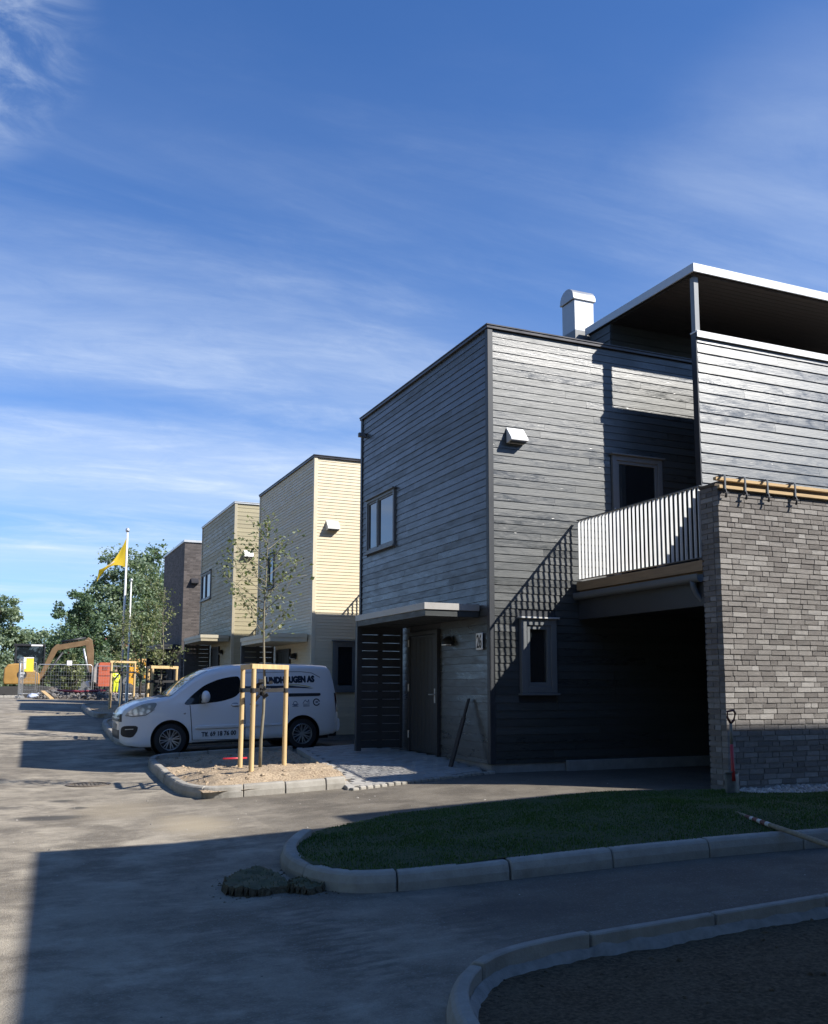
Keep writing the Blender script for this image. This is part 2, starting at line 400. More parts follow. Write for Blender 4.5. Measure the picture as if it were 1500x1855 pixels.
bed3 = [(6.0, 38.3), (3.4, 38.2), (2.9, 38.0), (2.7, 37.4), (2.65, 35.0), (2.6, 32.4), (2.7, 31.2), (3.1, 30.7), (6.0, 30.6)]
kerb(bed3, .6, side=1, h=.16)
near = [(9, 4.53), (6.5, 4.55), (4.8, 4.55), (3.68, 4.55), (2.85, 4.55), (2.46, 4.5), (2.2, 4.38), (1.98, 4.14), (1.84, 3.86), (1.74, 3.5), (1.66, 2.6), (1.6, .5), (1.6, -3)]
kerb(near, .86, side=1, h=.14, w=.10, gap=.02)
def fb(x, y, s=1.0, o=0): return noise.noise(Vector((x*s, y*s, o)))
def soil_mat(name, ca, cb):
    t = NT(name); v = t.tc.outputs['Object']; a = t.noise(3, 7, .7, v); b = t.noise(38, 4, .7, v)
    c = t.mix(t.mr(a, .3, .7), ca, cb); c = t.mix(t.mr(b, .45, .75), c, sc_(cb, 1.5)); c = t.mix(t.mr(b, .45, .25), c, sc_(ca, .55))
    t.set(Base_Color=c, Roughness=.95, Specular_IOR_Level=.15); t.bump(t.M('ADD', b, t.M('MULTIPLY', a, .6)), .8, .02); return t.m
M_soil = soil_mat('sandy_soil', (.25, .185, .125), (.40, .315, .22))
M_soild = soil_mat('dark_topsoil', (.068, .047, .028), (.125, .092, .058))
def soil1(x, y):
    e = math.exp(-(((x-3.45)/1.0)**2+((y-13.5)/1.25)**2)); far = min(max((y-14.4)/1.0, 0), 1)
    d = min(max(min((y-12.50)/.4, (x-2.42)/.35), 0), 1)
    return g(x, y)+.095+(.035+.13*e-.05*far)*d+(.028*fb(x, y, 2.3)+.022*fb(x, y, 6, 3)+.014*fb(x, y, 17, 5))*(.3+.7*d)
p1 = [(2.45, 12.44), (4.42, 12.41), (5.3, 18.4), (2.7, 18.38), (2.48, 17.9), (2.36, 14)]
sheet('soil', p1, soil1, .045, M_soil)
sheet('soil', [(2.6, 21.65), (6.2, 21.6), (6.2, 29.25), (2.7, 29.0), (2.6, 25)], lambda x, y: g(x, y)+.12+.12*math.exp(-((x-3.5)**2+(y-23.4)**2))+.03*fb(x, y, 2), .15, M_soil)
sheet('soil', [(2.75, 30.8), (6.2, 30.7), (6.2, 38.2), (2.8, 38.1), (2.72, 34)], lambda x, y: g(x, y)+.12+.12*math.exp(-((x-3.5)**2+(y-32.4)**2))+.03*fb(x, y, 2), .15, M_soil)
pn = [(9, 4.5), (4.8, 4.51), (2.9, 4.5), (2.5, 4.45), (2.26, 4.34), (2.03, 4.09), (1.89, 3.82), (1.80, 3.4), (1.72, 2.4), (1.66, -3), (9, -3)]
def soiln(x, y): return g(x, y)+.026+.008*fb(x, y, 1.6)+.007*fb(x, y, 8, 2)+.007*fb(x, y, 21, 4)
sheet('soil', pn, soiln, .05, M_soild)
def haunch():
    m = MB(); P = resample(smooth_path(near, 2), .05); n = len(P); vs = []
    for i, p in enumerate(P):
        d = (P[min(i+1, n-1)]-P[max(i-1, 0)]).normalized(); q = Vector((-d.y, d.x)); w = .045+.04*abs(noise.noise(Vector((p.x*4, p.y*4, 2))))+.02*noise.noise(Vector((p.x*15, p.y*15, 2))); z = g(p.x, p.y); k = .02*noise.noise(Vector((p.x*9, p.y*9, 5)))
        for o, t in ((.098, .075+k), (.10+w*.5, .055+k), (.10+w, .0)): vs.append((p.x+q.x*o, p.y+q.y*o, z+t))
    m.add(vs, [(i*3+a, (i+1)*3+a, (i+1)*3+a+1, i*3+a+1) for i in range(n-1) for a in (0, 1)])
    m.build('kerb_haunch', pm('haunch_concrete', (.25, .24, .22), .95, var=.25, sc=12, bump=.6, bsc=50), kind='structure', smooth=True)
haunch()
def crumbs(name, poly, zf, n, r0, r1, mat, seed, flat=.6):
    rn = random.Random(seed); m = MB(); xs = [p[0] for p in poly]; ys = [p[1] for p in poly]; k = 0
    while k < n:
        x = rn.uniform(min(xs), max(xs)); y = rn.uniform(min(ys), max(ys))
        if not inpoly(x, y, poly): continue
        r = r0*(r1/r0)**(rn.random()**2.2); a = rn.uniform(0, 6.3); ca, sa = math.cos(a)*r, math.sin(a)*r; e = rn.uniform(.6, 1); z = zf(x, y)
        t = lambda u, v, w: (x+u*ca-v*sa*e, y+u*sa+v*ca*e, z+w*r*flat)
        m.add([t(-1, -.5, 0), t(.3, -1, -.1), t(1, .1, 0), t(.2, 1, 0), t(-.8, .6, .1), t(-.4, -.3, 1), t(.4, -.3, .9), t(.1, .5, 1)],
              [(0,1,6,5),(1,2,6),(2,3,7,6),(3,4,7),(4,0,5,7),(5,6,7)]); k += 1
    return m.build(name, mat, kind='stuff', fix=False)
M_stone = pm('pale_gravel', (.42, .40, .37), .85, var=.3, sc=20, island=.35)
crumbs('soil_clods', p1, soil1, 900, .006, .045, M_soil, 1)
crumbs('soil_clods', pn, soiln, 2600, .005, .028, M_soild, 2)
drv = [(2.2, 9.4), (8.2, 9.4), (6.8, 12.2), (4.4, 12.1), (2.4, 12.3), (1.0, 14), (-.5, 12), (.3, 9.5)]
M_crumb = pm('grey_grit', (.28, .26, .23), .85, var=.3, sc=20, island=.45)
crumbs('gravel_crumbs', drv, g, 130, .004, .020, M_crumb, 3)
crumbs('gravel_crumbs', [(0, 4.6), (7, 4.7), (7, 6.1), (2.4, 6.3), (1.8, 9), (-1, 9)], g, 80, .003, .009, M_crumb, 4)
grv = [(8.15, 8.62), (8.6, 8.5), (16, 8.4), (16, 9.3), (8.35, 9.3), (8.1, 9.0)]
sheet('gravel_strip', grv, lambda x, y: g(x, y)+.03, .12, M_stone)
crumbs('gravel', grv, lambda x, y: g(x, y)+.03, 2600, .018, .05, M_stone, 5, .8)

def lawn_z(x, y):
    far = min(max((9.2-y)/1.9, 0), 1); return g(x, y)+.035+.10*far+.012*fb(x, y, 1.2)
lawn = [(3.3, 9.3), (2.85, 8.95), (2.5, 8.4), (2.3, 7.9), (2.22, 7.4), (2.27, 6.95), (2.41, 6.7), (2.62, 6.58), (2.96, 6.5), (3.83, 6.43), (4.7, 6.38), (5.52, 6.28), (6.43, 6.12), (8.2, 5.78), (11, 5.2), (16, 4.3),
        (16, 8.45), (8.6, 8.55), (8.15, 8.7), (8.25, 9.3), (7.0, 9.68), (6.0, 9.72), (5.2, 9.7), (4.5, 9.64), (3.86, 9.56)]
def grass():
    t = NT('lawn_ground'); a = t.noise(2, 5, .6); t.set(Base_Color=t.mix(a, (.022, .038, .012), (.04, .062, .02)), Roughness=.95)
    sheet('lawn', lawn, lawn_z, .09, t.m)
    t = NT('grass_blades'); gm = t.n('ShaderNodeNewGeometry'); i = gm.outputs['Random Per Island']; b = t.noise(.9, 5, .65)
    c = t.mix(i, (.036, .092, .011), (.105, .185, .028)); c = t.mix(t.mr(b, .38, .7), c, t.mix(i, (.024, .070, .010), (.065, .125, .018)))
    c = t.mix(t.mr(t.noise(3.1, 4, .6), .62, .8), c, (.15, .14, .06)); t.set(Base_Color=c, Roughness=.55, Specular_IOR_Level=.3)
    rn = random.Random(11); m = MB(); k = 0
    while k < 85000:
        x = rn.uniform(2.2, 12); y = rn.uniform(5, 9.75)
        if x > 2.2+ (9.8)*rn.random()**.6 and x > 9: continue
        if not inpoly(x, y, lawn): continue
        d = .7+.5*fb(x, y, 2.2, 8); h = rn.uniform(.014, .036)*d; a = rn.uniform(0, 6.28); w = rn.uniform(.003, .006); l = rn.uniform(0, .6)*h; b2 = rn.uniform(0, 6.28); z = lawn_z(x, y)-.004
        ca, sa = math.cos(a)*w, math.sin(a)*w; bx, by = math.cos(b2)*l, math.sin(b2)*l
        m.add([(x-ca, y-sa, z), (x+ca, y+sa, z), (x+bx, y+by, z+h)], [(0, 1, 2)]); k += 1
    m.build('grass', t.m, kind='stuff', fix=False)
grass()

def paving():
    rn = random.Random(5)
    poly = [(4.46, 12.18), (6.72, 12.66), (6.72, 17.9), (5.6, 17.9), (5.35, 17.5)]
    def z(x, y):
        return g(x, y)+.02+.12*min(max((y-12.3)/2.2, 0), 1)
    m = MB(); j = 0; L_, B_ = .21, .14; d = Vector((2.26, .48)).normalized(); e = Vector((-d.y, d.x))
    for r in range(-2, 46):
        off = (r % 2)*L_/2
        for c in range(-4, 18):
            p = Vector((4.4, 12.15))+d*(c*L_+off)+e*(r*B_)
            cx, cy = p.x, p.y
            if not inpoly(cx, cy, poly): continue
            q = .005; dz = rn.uniform(-.004, .004); vs = []
            for zz in (-.05, 0):
                for u, v in ((-1, -1), (1, -1), (1, 1), (-1, 1)):
                    w = p+d*u*(L_/2-q)+e*v*(B_/2-q); vs.append((w.x, w.y, z(w.x, w.y)+zz+dz))
            m.add(vs, [(4,5,6,7),(0,1,5,4),(1,2,6,5),(2,3,7,6),(3,0,4,7)])
    M_pav = pm('grey_paving_blocks', (.33, .315, .29), .9, var=.12, sc=9, bump=.4, bsc=60, island=.14)
    m.build('paving', M_pav, kind='structure', bevel=.006, seg=1, fix=False)
    b = [(p[0], p[1]) for p in poly]
    t = pm('paving_joint_sand', (.10, .09, .075), .95, var=.2, sc=30)
    sheet('paving_bed', [(4.42, 12.2), (6.75, 12.7), (6.75, 17.9), (5.5, 17.95)], lambda x, y: z(x, y)-.012, .08, t)
    # border strip on the left and a row of setts along the front edge
    m = MB(); A = Vector((4.36, 12.12)); Bp = Vector((5.3, 17.7)); n = 14
    for i in range(n):
        p = A.lerp(Bp, (i+.02)/n); q = A.lerp(Bp, (i+.98)/n); m.beam((p.x, p.y, z(p.x, p.y)-.04), (q.x, q.y, z(q.x, q.y)-.04), .11, .12)
    m.build('paving_border', M_pav, kind='structure', bevel=.008, seg=1)
    m = MB(); A = Vector((4.34, 12.08)); Bp = Vector((6.78, 12.60)); n = 22
    for i in range(n):
        p = A.lerp(Bp, (i+.06)/n); q = A.lerp(Bp, (i+.94)/n); h = rn.uniform(-.006, .008)
        m.beam((p.x, p.y, g(p.x, p.y)-.02+h), (q.x, q.y, g(q.x, q.y)-.02+h), .10, .12)
    m.build('paving_setts', M_conc, kind='structure', bevel=.018, seg=2)
paving()

# ------------------------------------------------------------------ houses
XF = 6.77
def siding(m, o, u, n, L, z0, z1, pitch, holes=(), seed=0, d0=.005, d1=.015, gap=.0045, maxlen=4.2):
    """overlapping boards; holes = (s0, s1, z0, z1) along the wall"""
    rn = random.Random(seed); k = int(math.ceil((z1-z0)/pitch))
    for i in range(k):
        zt = z1-i*pitch; zb = max(zt-pitch+gap, z0)
        if zt-zb < .02: continue
        sp = [(0, L)]
        for h in holes:
            if zb+.01 < h[3] and zt-.01 > h[2]:
                sp = [q for a, b in sp for q in ((a, min(b, h[0])), (max(a, h[1]), b)) if q[1]-q[0] > .02]
        cuts = []; c = rn.uniform(.8, maxlen)
        while c < L: cuts.append(c); c += rn.uniform(maxlen*.6, maxlen*1.2)
        for a, b in sp:
            P = [a]+[c for c in cuts if a+.3 < c < b-.3]+[b]
            for s, e in zip(P[:-1], P[1:]):
                s += .0015; e -= .0015; j = rn.uniform(-.0015, .0015); vs = []
                for (q, z, d) in ((s, zb, 0), (e, zb, 0), (e, zt, 0), (s, zt, 0), (s, zb, d1+j), (e, zb, d1+j), (e, zt, d0), (s, zt, d0)):
                    vs.append((o[0]+u[0]*q+n[0]*d, o[1]+u[1]*q+n[1]*d, z))
                m.add(vs, [(4,5,6,7),(0,4,7,3),(1,2,6,5),(0,1,5,4),(3,7,6,2)])
def win(par, axis, plane, s0, s1, z0, z1, mull=None, fr=.055, proud=.05, fm=None, sill=True, cap=True):
    """window in a wall: axis 'x' lies in a wall facing -Y (s along x), 'y' in a wall facing -X"""
    fm = fm or M_frame
    def bx(m, a, b, c, d, p0, p1):
        if axis == 'x': m.box(a, b, plane-p1, plane-p0, c, d)
        else: m.box(plane-p1, plane-p0, a, b, c, d)
    m = MB()
    bx(m, s0, s0+fr, z0, z1, -.03, proud); bx(m, s1-fr, s1, z0, z1, -.03, proud)
    bx(m, s0+fr, s1-fr, z1-fr, z1, -.03, proud); bx(m, s0+fr, s1-fr, z0, z0+fr, -.03, proud)
    i = fr*.62; q = fr
    xs = [(s0+q, s1-q)] if mull is None else [(s0+q, mull-.035), (mull+.035, s1-q)]
    if mull is not None: bx(m, mull-.035, mull+.035, z0+fr, z1-fr, -.03, proud-.004)
    f = m.build('window', fm, par, bevel=.004, seg=1)
    for a, b in xs:
        s = MB(); c, d = z0+q, z1-q
        bx(s, a, a+i, c, d, -.03, proud-.022); bx(s, b-i, b, c, d, -.03, proud-.022); bx(s, a+i, b-i, c, c+i, -.03, proud-.022); bx(s, a+i, b-i, d-i, d, -.03, proud-.022)
        s.build('sash', fm, f, bevel=.003, seg=1)
        p = MB(); bx(p, a+i, b-i, c+i, d-i, -.03, .006); p.build('pane', M_glass, f)
    if sill:
        p = MB(); bx(p, s0-.03, s1+.03, z0-.035, z0-.003, 0, proud+.035); p.build('sill', fm, f, bevel=.004, seg=1)
    if cap:
        p = MB(); bx(p, s0-.035, s1+.035, z1+.003, z1+.028, 0, proud+.045); p.build('flashing', M_zinc if cap == 2 else fm, f, bevel=.003, seg=1)
    return f
def vent(par, x, z, y, mat):
    m = MB(); w, h, d = .31, .25, .155; a, b = x, x+w
    # wedge hood: slopes out from the wall, open louvre underneath
    m.add([(a, y, z), (b, y, z), (b, y-d, z-.19), (a, y-d, z-.19), (b, y-d, z-.225), (a, y-d, z-.225), (a, y, z-h), (b, y, z-h), (a, y-.03, z-h), (b, y-.03, z-h)],
          [(0,1,2,3), (3,2,4,5), (5,4,9,8), (0,3,5,8,6), (1,7,9,4,2), (6,8,9,7)])
    o = m.build('vent_hood', mat, par, bevel=.006, seg=2)
    s = MB()
    for k in range(4):
        q = .2+.18*k; yy = y-d+(d-.03)*q; zz = z-.225-(h-.225)*q; s.box(a+.02, b-.02, yy-.006, yy+.006, zz-.012, zz+.004)
    s.build('louvre', M_grey, o)
    return o
def canopy(par, y0, zb, fas, brd):
    x0, x1, y1, zt = XF-.97, XF-.03, y0+3.06, zb+2.55
    m = MB(); m.box(x0+.02, x1, y0+.02, y1-.02, zt-.20, zt-.02); c = m.build('canopy', brd, par, bevel=.004, seg=1)
    m = MB(); m.box(x0, x1, y0, y0+.022, zt-.10, zt+.004); m.box(x0, x0+.022, y0+.022, y1-.022, zt-.10, zt+.004); m.box(x0, x1, y1-.022, y1, zt-.10, zt+.004)
    m.box(x0+.02, x1, y0+.02, y1-.02, zt-.018, zt)
    m.build('fascia', fas, c, bevel=.003, seg=1)
    return c
def slat_screen(par, y, zb, mat):
    x0, x1, zt = XF-.95, XF-.05, zb+2.36; m = MB()
    m.box(x0, x0+.095, y-.05, y+.045, zb+.02, zt); m.box(x1-.05, x1, y-.03, y+.03, zb+.06, zt); mid = (x0+x1)/2+.02
    m.box(mid-.045, mid+.045, y+.004, y+.05, zb+.06, zt)
    k = 0; z = zb+.07
    while z < zt-.1:
        m.box(x0+.097, x1-.052, y-.022, y, z, z+.132); z += .145
    return m.build('slat_screen', mat, par, bevel=.002, seg=1)
def door(par, y0, y1, z0, mat, hinge_far=True):
    zt = z0+2.12; m = MB(); x = XF-.03
    m.box(x-.04, XF+.02, y0, y0+.07, z0, zt); m.box(x-.04, XF+.02, y1-.07, y1, z0, zt); m.box(x-.04, XF+.02, y0+.07, y1-.07, zt-.07, zt)
    f = m.build('door_frame', mat, par, bevel=.004, seg=1)
    m = MB(); m.box(x-.012, XF+.015, y0+.075, y1-.075, z0+.03, zt-.075)
    for k in range(7):
        yy = y0+.13+k*(y1-y0-.26)/6.; m.box(x-.018, x-.01, yy-.045, yy+.045, z0+.08, zt-.13)
    d = m.build('door', M_door, f, bevel=.003, seg=1)
    m = MB(); m.tube([(x-.02, y0+.13, z0+1.02), (x-.075, y0+.13, z0+1.02)], .012, 8); m.tube([(x-.075, y0+.12, z0+1.02), (x-.075, y0+.26, z0+1.02)], .010, 8); m.box(x-.024, x-.018, y0+.105, y0+.155, z0+.88, z0+1.12)
    m.build('handle', M_steel, d, smooth=True, angle=40)
    for zz in (.25, 1.07, 1.86):
        m = MB(); m.tube([(x-.052, y1-.075, z0+zz), (x-.052, y1-.075, z0+zz+.13)], .014, 8); m.build('hinge', M_steel, d, smooth=True, angle=40)
def wall_lamp(par, y, z):
    m = MB(); n = 14; x = XF-.03; vs = []
    # half dome hood with a flat underside
    for i in range(6):
        e = i/5*math.pi/2
        for k in range(n+1):
            a = math.pi*k/n; r = .13*math.cos(e); vs.append((x-.012-r*math.sin(a)*1.0, y-r*math.cos(a), z+.13*math.sin(e)))
    m.add(vs, [(i*(n+1)+k, i*(n+1)+k+1, (i+1)*(n+1)+k+1, (i+1)*(n+1)+k) for i in range(5) for k in range(n)])
    m.box(x-.012, x, y-.13, y+.13, z-.03, z+.13)
    o = m.build('wall_lamp', M_black, par, smooth=True, angle=35)
    s = MB(); s.box(x-.11, x-.014, y-.09, y+.09, z-.022, z-.002); s.build('lamp_glass', pm('painted_glass_reflection', (.75, .76, .76), .12, var=.02), o, bevel=.006)  # near-white colour stands in for the reflection on the lamp glass
def rain_spout(par, y, z, mat):
    m = MB(); m.box(XF-.16, XF+.02, y-.04, y+.04, z-.045, z+.045); return m.build('rain_spout', mat, par, bevel=.006, seg=1)
def text_mesh(body, size, ext=.002, bold=0., sp=1.0):
    c = bpy.data.curves.new('t', 'FONT'); c.body = body; c.size = size; c.extrude = ext; c.offset = bold; c.space_character = sp; c.resolution_u = 3
    o = bpy.data.objects.new('t', c); COL.objects.link(o)
    dg = bpy.context.evaluated_depsgraph_get(); me = o.evaluated_get(dg).to_mesh()
    vs = [tuple(v.co) for v in me.vertices]; fs = [tuple(p.vertices) for p in me.polygons]
    o.evaluated_get(dg).to_mesh_clear(); bpy.data.objects.remove(o); bpy.data.curves.remove(c)
    return vs, fs
M_num = pm('number_plate_white', (.70, .71, .70), .4, var=.02)
def house_number(par, txt, y, z):
    m = MB(); x = XF-.035; w, h = .215, .26
    m.box(x-.012, x, y-w/2, y+w/2, z-h/2, z+h/2); o = m.build('house_number', M_num, par, bevel=.004, seg=1)
    vs, fs = text_mesh(txt, .235, .002, .003, .95); xs = [v[0] for v in vs]; ys = [v[1] for v in vs]; cx, cy = (min(xs)+max(xs))/2, (min(ys)+max(ys))/2
    k = .16/(max(xs)-min(xs))
    d = MB(); d.add([(x-.014-v[2], y-(v[0]-cx)*k, z+(v[1]-cy)*1.22) for v in vs], fs); d.build('digits', M_black, o)
def shell(par, y0, y1, zb, zt, fm, gm, trim, pitch, fh=(), gh=(), x1=16., seed=1, cap=None, corew=None, plz=.13, gx1=None):
    """box house: inner core, plinth, boarded street front and gable, corner trim, roof cap"""
    m = MB(); m.box(XF+.004, x1, y0+.004, y1-.004, zb+plz, zt-.09); m.build('wall_core', corew or trim, par)
    m = MB(); m.box(XF+.006, x1-.02, y0+.006, y1-.006, zb-.5, zb+plz); m.build('plinth', M_conc2, par)
    m = MB(); siding(m, (XF, y0+.06), (0, 1), (-1, 0), y1-y0-.12, zb+plz, zt-.07, pitch, fh, seed); m.build('front_wall', fm, par, fix=False)
    m = MB(); siding(m, (XF+.06, y0), (1, 0), (0, -1), (gx1 or x1)-XF-.06, zb+plz, zt-.07, pitch, gh, seed+1); m.build('gable_wall', gm, par, fix=False)
    t = .032
    m = MB(); m.prism([(XF-t, y0-t), (XF+.06, y0-t), (XF+.06, y0), (XF, y0), (XF, y0+.06), (XF-t, y0+.06)], zb+plz, zt-.07, 'z'); m.build('corner_board', trim, par, bevel=.004, seg=1)
    m = MB(); m.box(XF-t, XF, y1-.06, y1+t, zb+plz, zt-.07); m.build('corner_board', trim, par, bevel=.004, seg=1)
    m = MB(); q = .05
    m.box(XF-q, x1, y0-q, y0+.25, zt-.07, zt-.025); m.box(XF-q, XF+.25, y0+.25, y1+q, zt-.07, zt-.025); m.box(XF+.25, x1, y1-.2, y1+q, zt-.07, zt-.025)
    m.box(XF+.25, x1, y0+.25, y1-.2, zt-.10, zt-.05)
    r = m.build('roof', cap or M_capd, par, bevel=.004, seg=1)
    m = MB(); q = .062
    m.box(XF-q, x1, y0-q, y0+.262, zt-.023, zt); m.box(XF-q, XF+.262, y0+.262, y1+q, zt-.023, zt); m.box(XF+.262, x1, y1-.212, y1+q, zt-.023, zt)
    m.build('roof_edge', cap or M_capd, r, bevel=.004, seg=1)
    return r
def deck(par, ya, yb, zb, boards=True, count=None):
    """balcony over the carport between two houses, railing along the street edge"""
    X = 8.31; z = zb+2.96
    m = MB(); m.box(X+.06, 16, ya, yb-.002, z-.21, z-.055)
    k = X+.075
    while k < 15.9: m.box(k, k+.115, ya, yb-.002, z-.05, z-.02); k += .12
    d = m.build('balcony_deck', M_deckw, par)
    m = MB(); m.box(X, X+.045, ya, yb-.002, z-.16, z-.02); m.build('edge_board', M_deckw, d, bevel=.003, seg=1)
    m = MB(); m.box(X+.03, X+.13, ya, yb-.003, z-.62, z-.26); m.box(X+.19, 16, ya+.001, yb-.003, z-.50, z-.26); m.build('beam', M_darktrim, d, bevel=.004, seg=1)
    # half round gutter and its downpipe at the near end
    m = MB(); n = 8
    pr = [(X-.02+.06*math.cos(math.pi+math.pi*i/n), z-.25+.06*math.sin(math.pi+math.pi*i/n)) for i in range(n+1)]
    pi_ = [(X-.02+.052*math.cos(math.pi+math.pi*i/n), z-.25+.052*math.sin(math.pi+math.pi*i/n)) for i in range(n+1)][::-1]
    poly = [(X-.08, z-.20)]+pr+[(X+.04, z-.20), (X+.032, z-.20)]+pi_+[(X-.072, z-.20)]
    m.prism(poly, ya+.02, yb-.01, 'y'); gu = m.build('gutter', M_grey, d, smooth=True, angle=40)
    m = MB(); yy = ya+.16
    m.tube([(X-.02, yy, z-.28), (X-.02, yy, z-.36), (X+.0, yy-.03, z-.46), (X+.10, yy-.09, z-.60), (X+.15, yy-.11, z-.72), (X+.15, yy-.11, z-2.6)], [.05, .045, .036, .036, .036, .036], 10)
    m.build('downpipe', M_grey, gu, smooth=True)
    m = MB(); zr = z+.965
    m.box(X-.005, X+.045, ya+.005, yb-.035, zr, zr+.012); m.box(X+.0, X+.04, ya+.005, yb-.035, z+.01, z+.02)
    rl = m.build('railing', M_grey, d, bevel=.002, seg=1)
    n = count or int((yb-ya)/.1); b0 = None
    for i in range(n):
        y = yb-.075-i*(yb-ya-.12)/(n-1)
        if b0 is None:
            m = MB(); m.box(X+.002, X+.040, y-.004, y+.004, z+.02, zr); b0 = m.build('baluster', M_rail, rl); y00 = y
        else:
            o = b0.copy(); COL.objects.link(o); o.parent = rl; o.location = (0, y-y00, 0)
    return d

# house 26, the dark one
def house_dark():
    y0, y1, zt = 12.65, 18.35, 6.99
    h = root('timber_house', (XF, y0, 0), 'dark grey timber house number 26 with corner canopy, privacy screen and metal chimney', 'house')
    fh = [(16.44-y0-.06, 17.98-y0-.06, 3.96, 5.10), (14.42-y0-.06, 15.72-y0-.06, 0, 2.29)]
    gh = [(7.25-XF-.06, 7.92-XF-.06, 1.15, 2.38), (9.03-XF-.06, 10.08-XF-.06, 2.9, 5.13)]
    r = shell(h, y0, y1, 0, zt, M_dark, M_dark, M_darktrim, .12, fh, gh, seed=3)
    win(h, 'y', XF, 16.46, 17.96, 3.99, 5.08, mull=17.36, cap=1)
    win(h, 'x', y0, 7.27, 7.90, 1.19, 2.33, fr=.10, cap=2, proud=.075)
    # balcony door
    f = win(h, 'x', y0, 9.05, 10.06, 2.96, 5.10, fr=.085, sill=False, cap=1); f.name = 'balcony_door'
    m = MB(); m.box(9.055, 9.075, y0-.075, y0-.055, 4.05, 4.2); m.build('hinge', M_steel, f)
    canopy(h, 12.95, 0, M_zinc_c, M_dark_b); slat_screen(h, 16.0, .12, M_darktrim)
    door(h, 14.44, 15.70, .13, M_darktrim); wall_lamp(h, 14.02, 1.98); house_number(h, '26', 12.94, 1.98)
    vent(h, 7.07, 5.34, y0-.018, M_white); rain_spout(h, 18.17, 6.55, M_grey)
    d = deck(h, 9.66, y0-.03, 0, count=31)
    # carport back wall and side lining
    m = MB(); m.box(14.4, 14.5, 9.66, y0-.04, -.3, 2.5); m.build('carport_wall', M_darktrim, h)
    m = MB(); m.box(8.05, 14.4, y0-.10, y0-.035, -.2, .16); m.build('carport_plinth', M_conc2, h, bevel=.006, seg=1)
    # privacy screen on the balcony with posts and roof over the terrace
    ys, xs = 11.62, 10.03
    m = MB(); siding(m, (xs+.012, ys), (1, 0), (0, -1), 6.2, 2.98, 7.0, .166, (), 21, d0=.006, d1=.024, gap=.009, maxlen=5); ps = m.build('privacy_screen', M_dark_c, h, fix=False)
    m = MB(); m.box(xs+.02, 16.2, ys+.002, ys+.07, 2.97, 6.99); m.build('backing', M_darktrim, ps)
    m = MB(); m.box(xs-.014, xs+.010, ys-.02, ys+.10, 2.97, 7.0); m.build('end_board', M_darktrim, ps, bevel=.003, seg=1)
    m = MB(); m.box(xs-.02, 16.2, ys-.06, ys+.11, 7.002, 7.028); m.box(xs-.02, 16.2, ys-.06, ys-.045, 6.915, 7.0); m.build('capping', M_white, ps, bevel=.004, seg=1)
    m = MB(); m.box(xs-.01, xs+.085, ys-.01, ys+.085, 7.03, 7.966); m.build('terrace_post', M_postp, h, bevel=.004, seg=1)
    m = MB(); m.box(9.98, 16.4, 11.56, 14.58, 7.985, 8.02); m.box(9.96, 16.4, 11.54, 14.6, 8.03, 8.12); rf = m.build('terrace_roof', M_ceil, h)
    m = MB(); k = 11.57
    while k < 14.5: m.box(10.0, 16.3, k, k+.112, 7.968, 7.983); k += .12
    m.build('ceiling_boards', M_ceil, rf, fix=False)
    m = MB(); m.box(9.93, 16.4, 11.50, 11.525, 7.99, 8.135); m.box(9.93, 9.955, 11.525, 14.62, 7.99, 8.135); m.box(9.955, 16.4, 11.525, 14.62, 8.122, 8.136); m.build('fascia', M_white2, rf, bevel=.004, seg=1)
    m = MB(); m.box(9.99, 16.3, 13.87, 14.5, 6.9, 7.966); uw = m.build('upper_wall', M_darktrim, h)
    m = MB(); siding(m, (9.985, 13.87), (0, 1), (-1, 0), .64, 6.95, 7.96, .15, (), 31); siding(m, (9.985, 13.866), (1, 0), (0, -1), 6.2, 6.95, 7.96, .15, (), 32); m.build('boarding', M_dark_b, uw, fix=False)
    # chimney behind the terrace roof
    m = MB(); m.box(9.76, 10.26, 14.70, 15.24, 6.93, 8.13); c = m.build('chimney', M_grey2, h, bevel=.006, seg=1)
    m = MB(); m.box(9.79, 10.23, 14.75, 15.19, 8.132, 8.76); m.build('flue', M_zinc2, c, bevel=.006, seg=2)
    m = MB(); n = 14; yc, rr = 14.97, .25
    poly = [(yc-rr, 8.765), (yc-rr, 8.80)]+[(yc-rr*.96*math.cos(math.pi*i/n), 8.80+.225*math.sin(math.pi*i/n)) for i in range(n+1)]+[(yc+rr, 8.80), (yc+rr, 8.765)]
    m.prism(poly, 9.755, 10.265, 'x'); m.build('chimney_hood', M_zinc2, c, smooth=True, angle=40, bevel=.004, seg=1)
M_zinc_c = pm('canopy_sheet_metal', (.40, .385, .36), .5, .15, var=.06)
M_dark_b = siding_mat('dark_boards_small', (.042, .047, .047), .4, .2, .3, .4, .6)
M_dark_c = siding_mat('privacy_screen_boards', (.080, .086, .084), .85, .24, .35, .29, .46)
M_postp = pm('grey_post_paint', (.20, .21, .22), .5, var=.1, stretch=(4, 4, .6), sc=6)
M_ceil = pm('dark_ceiling_boards', (.06, .05, .045), .7, var=.2, stretch=(.5, 6, 6))
M_white2 = pm('white_fascia_metal', (.54, .55, .56), .42, .1, var=.04)
M_zinc2 = pm('chimney_sheet_metal', (.36, .37, .38), .42, .4, var=.08, sc=3, bump=.05, bsc=3)
M_grey2 = pm('flashing_metal', (.16, .165, .17), .5, .2, var=.12)
house_dark()

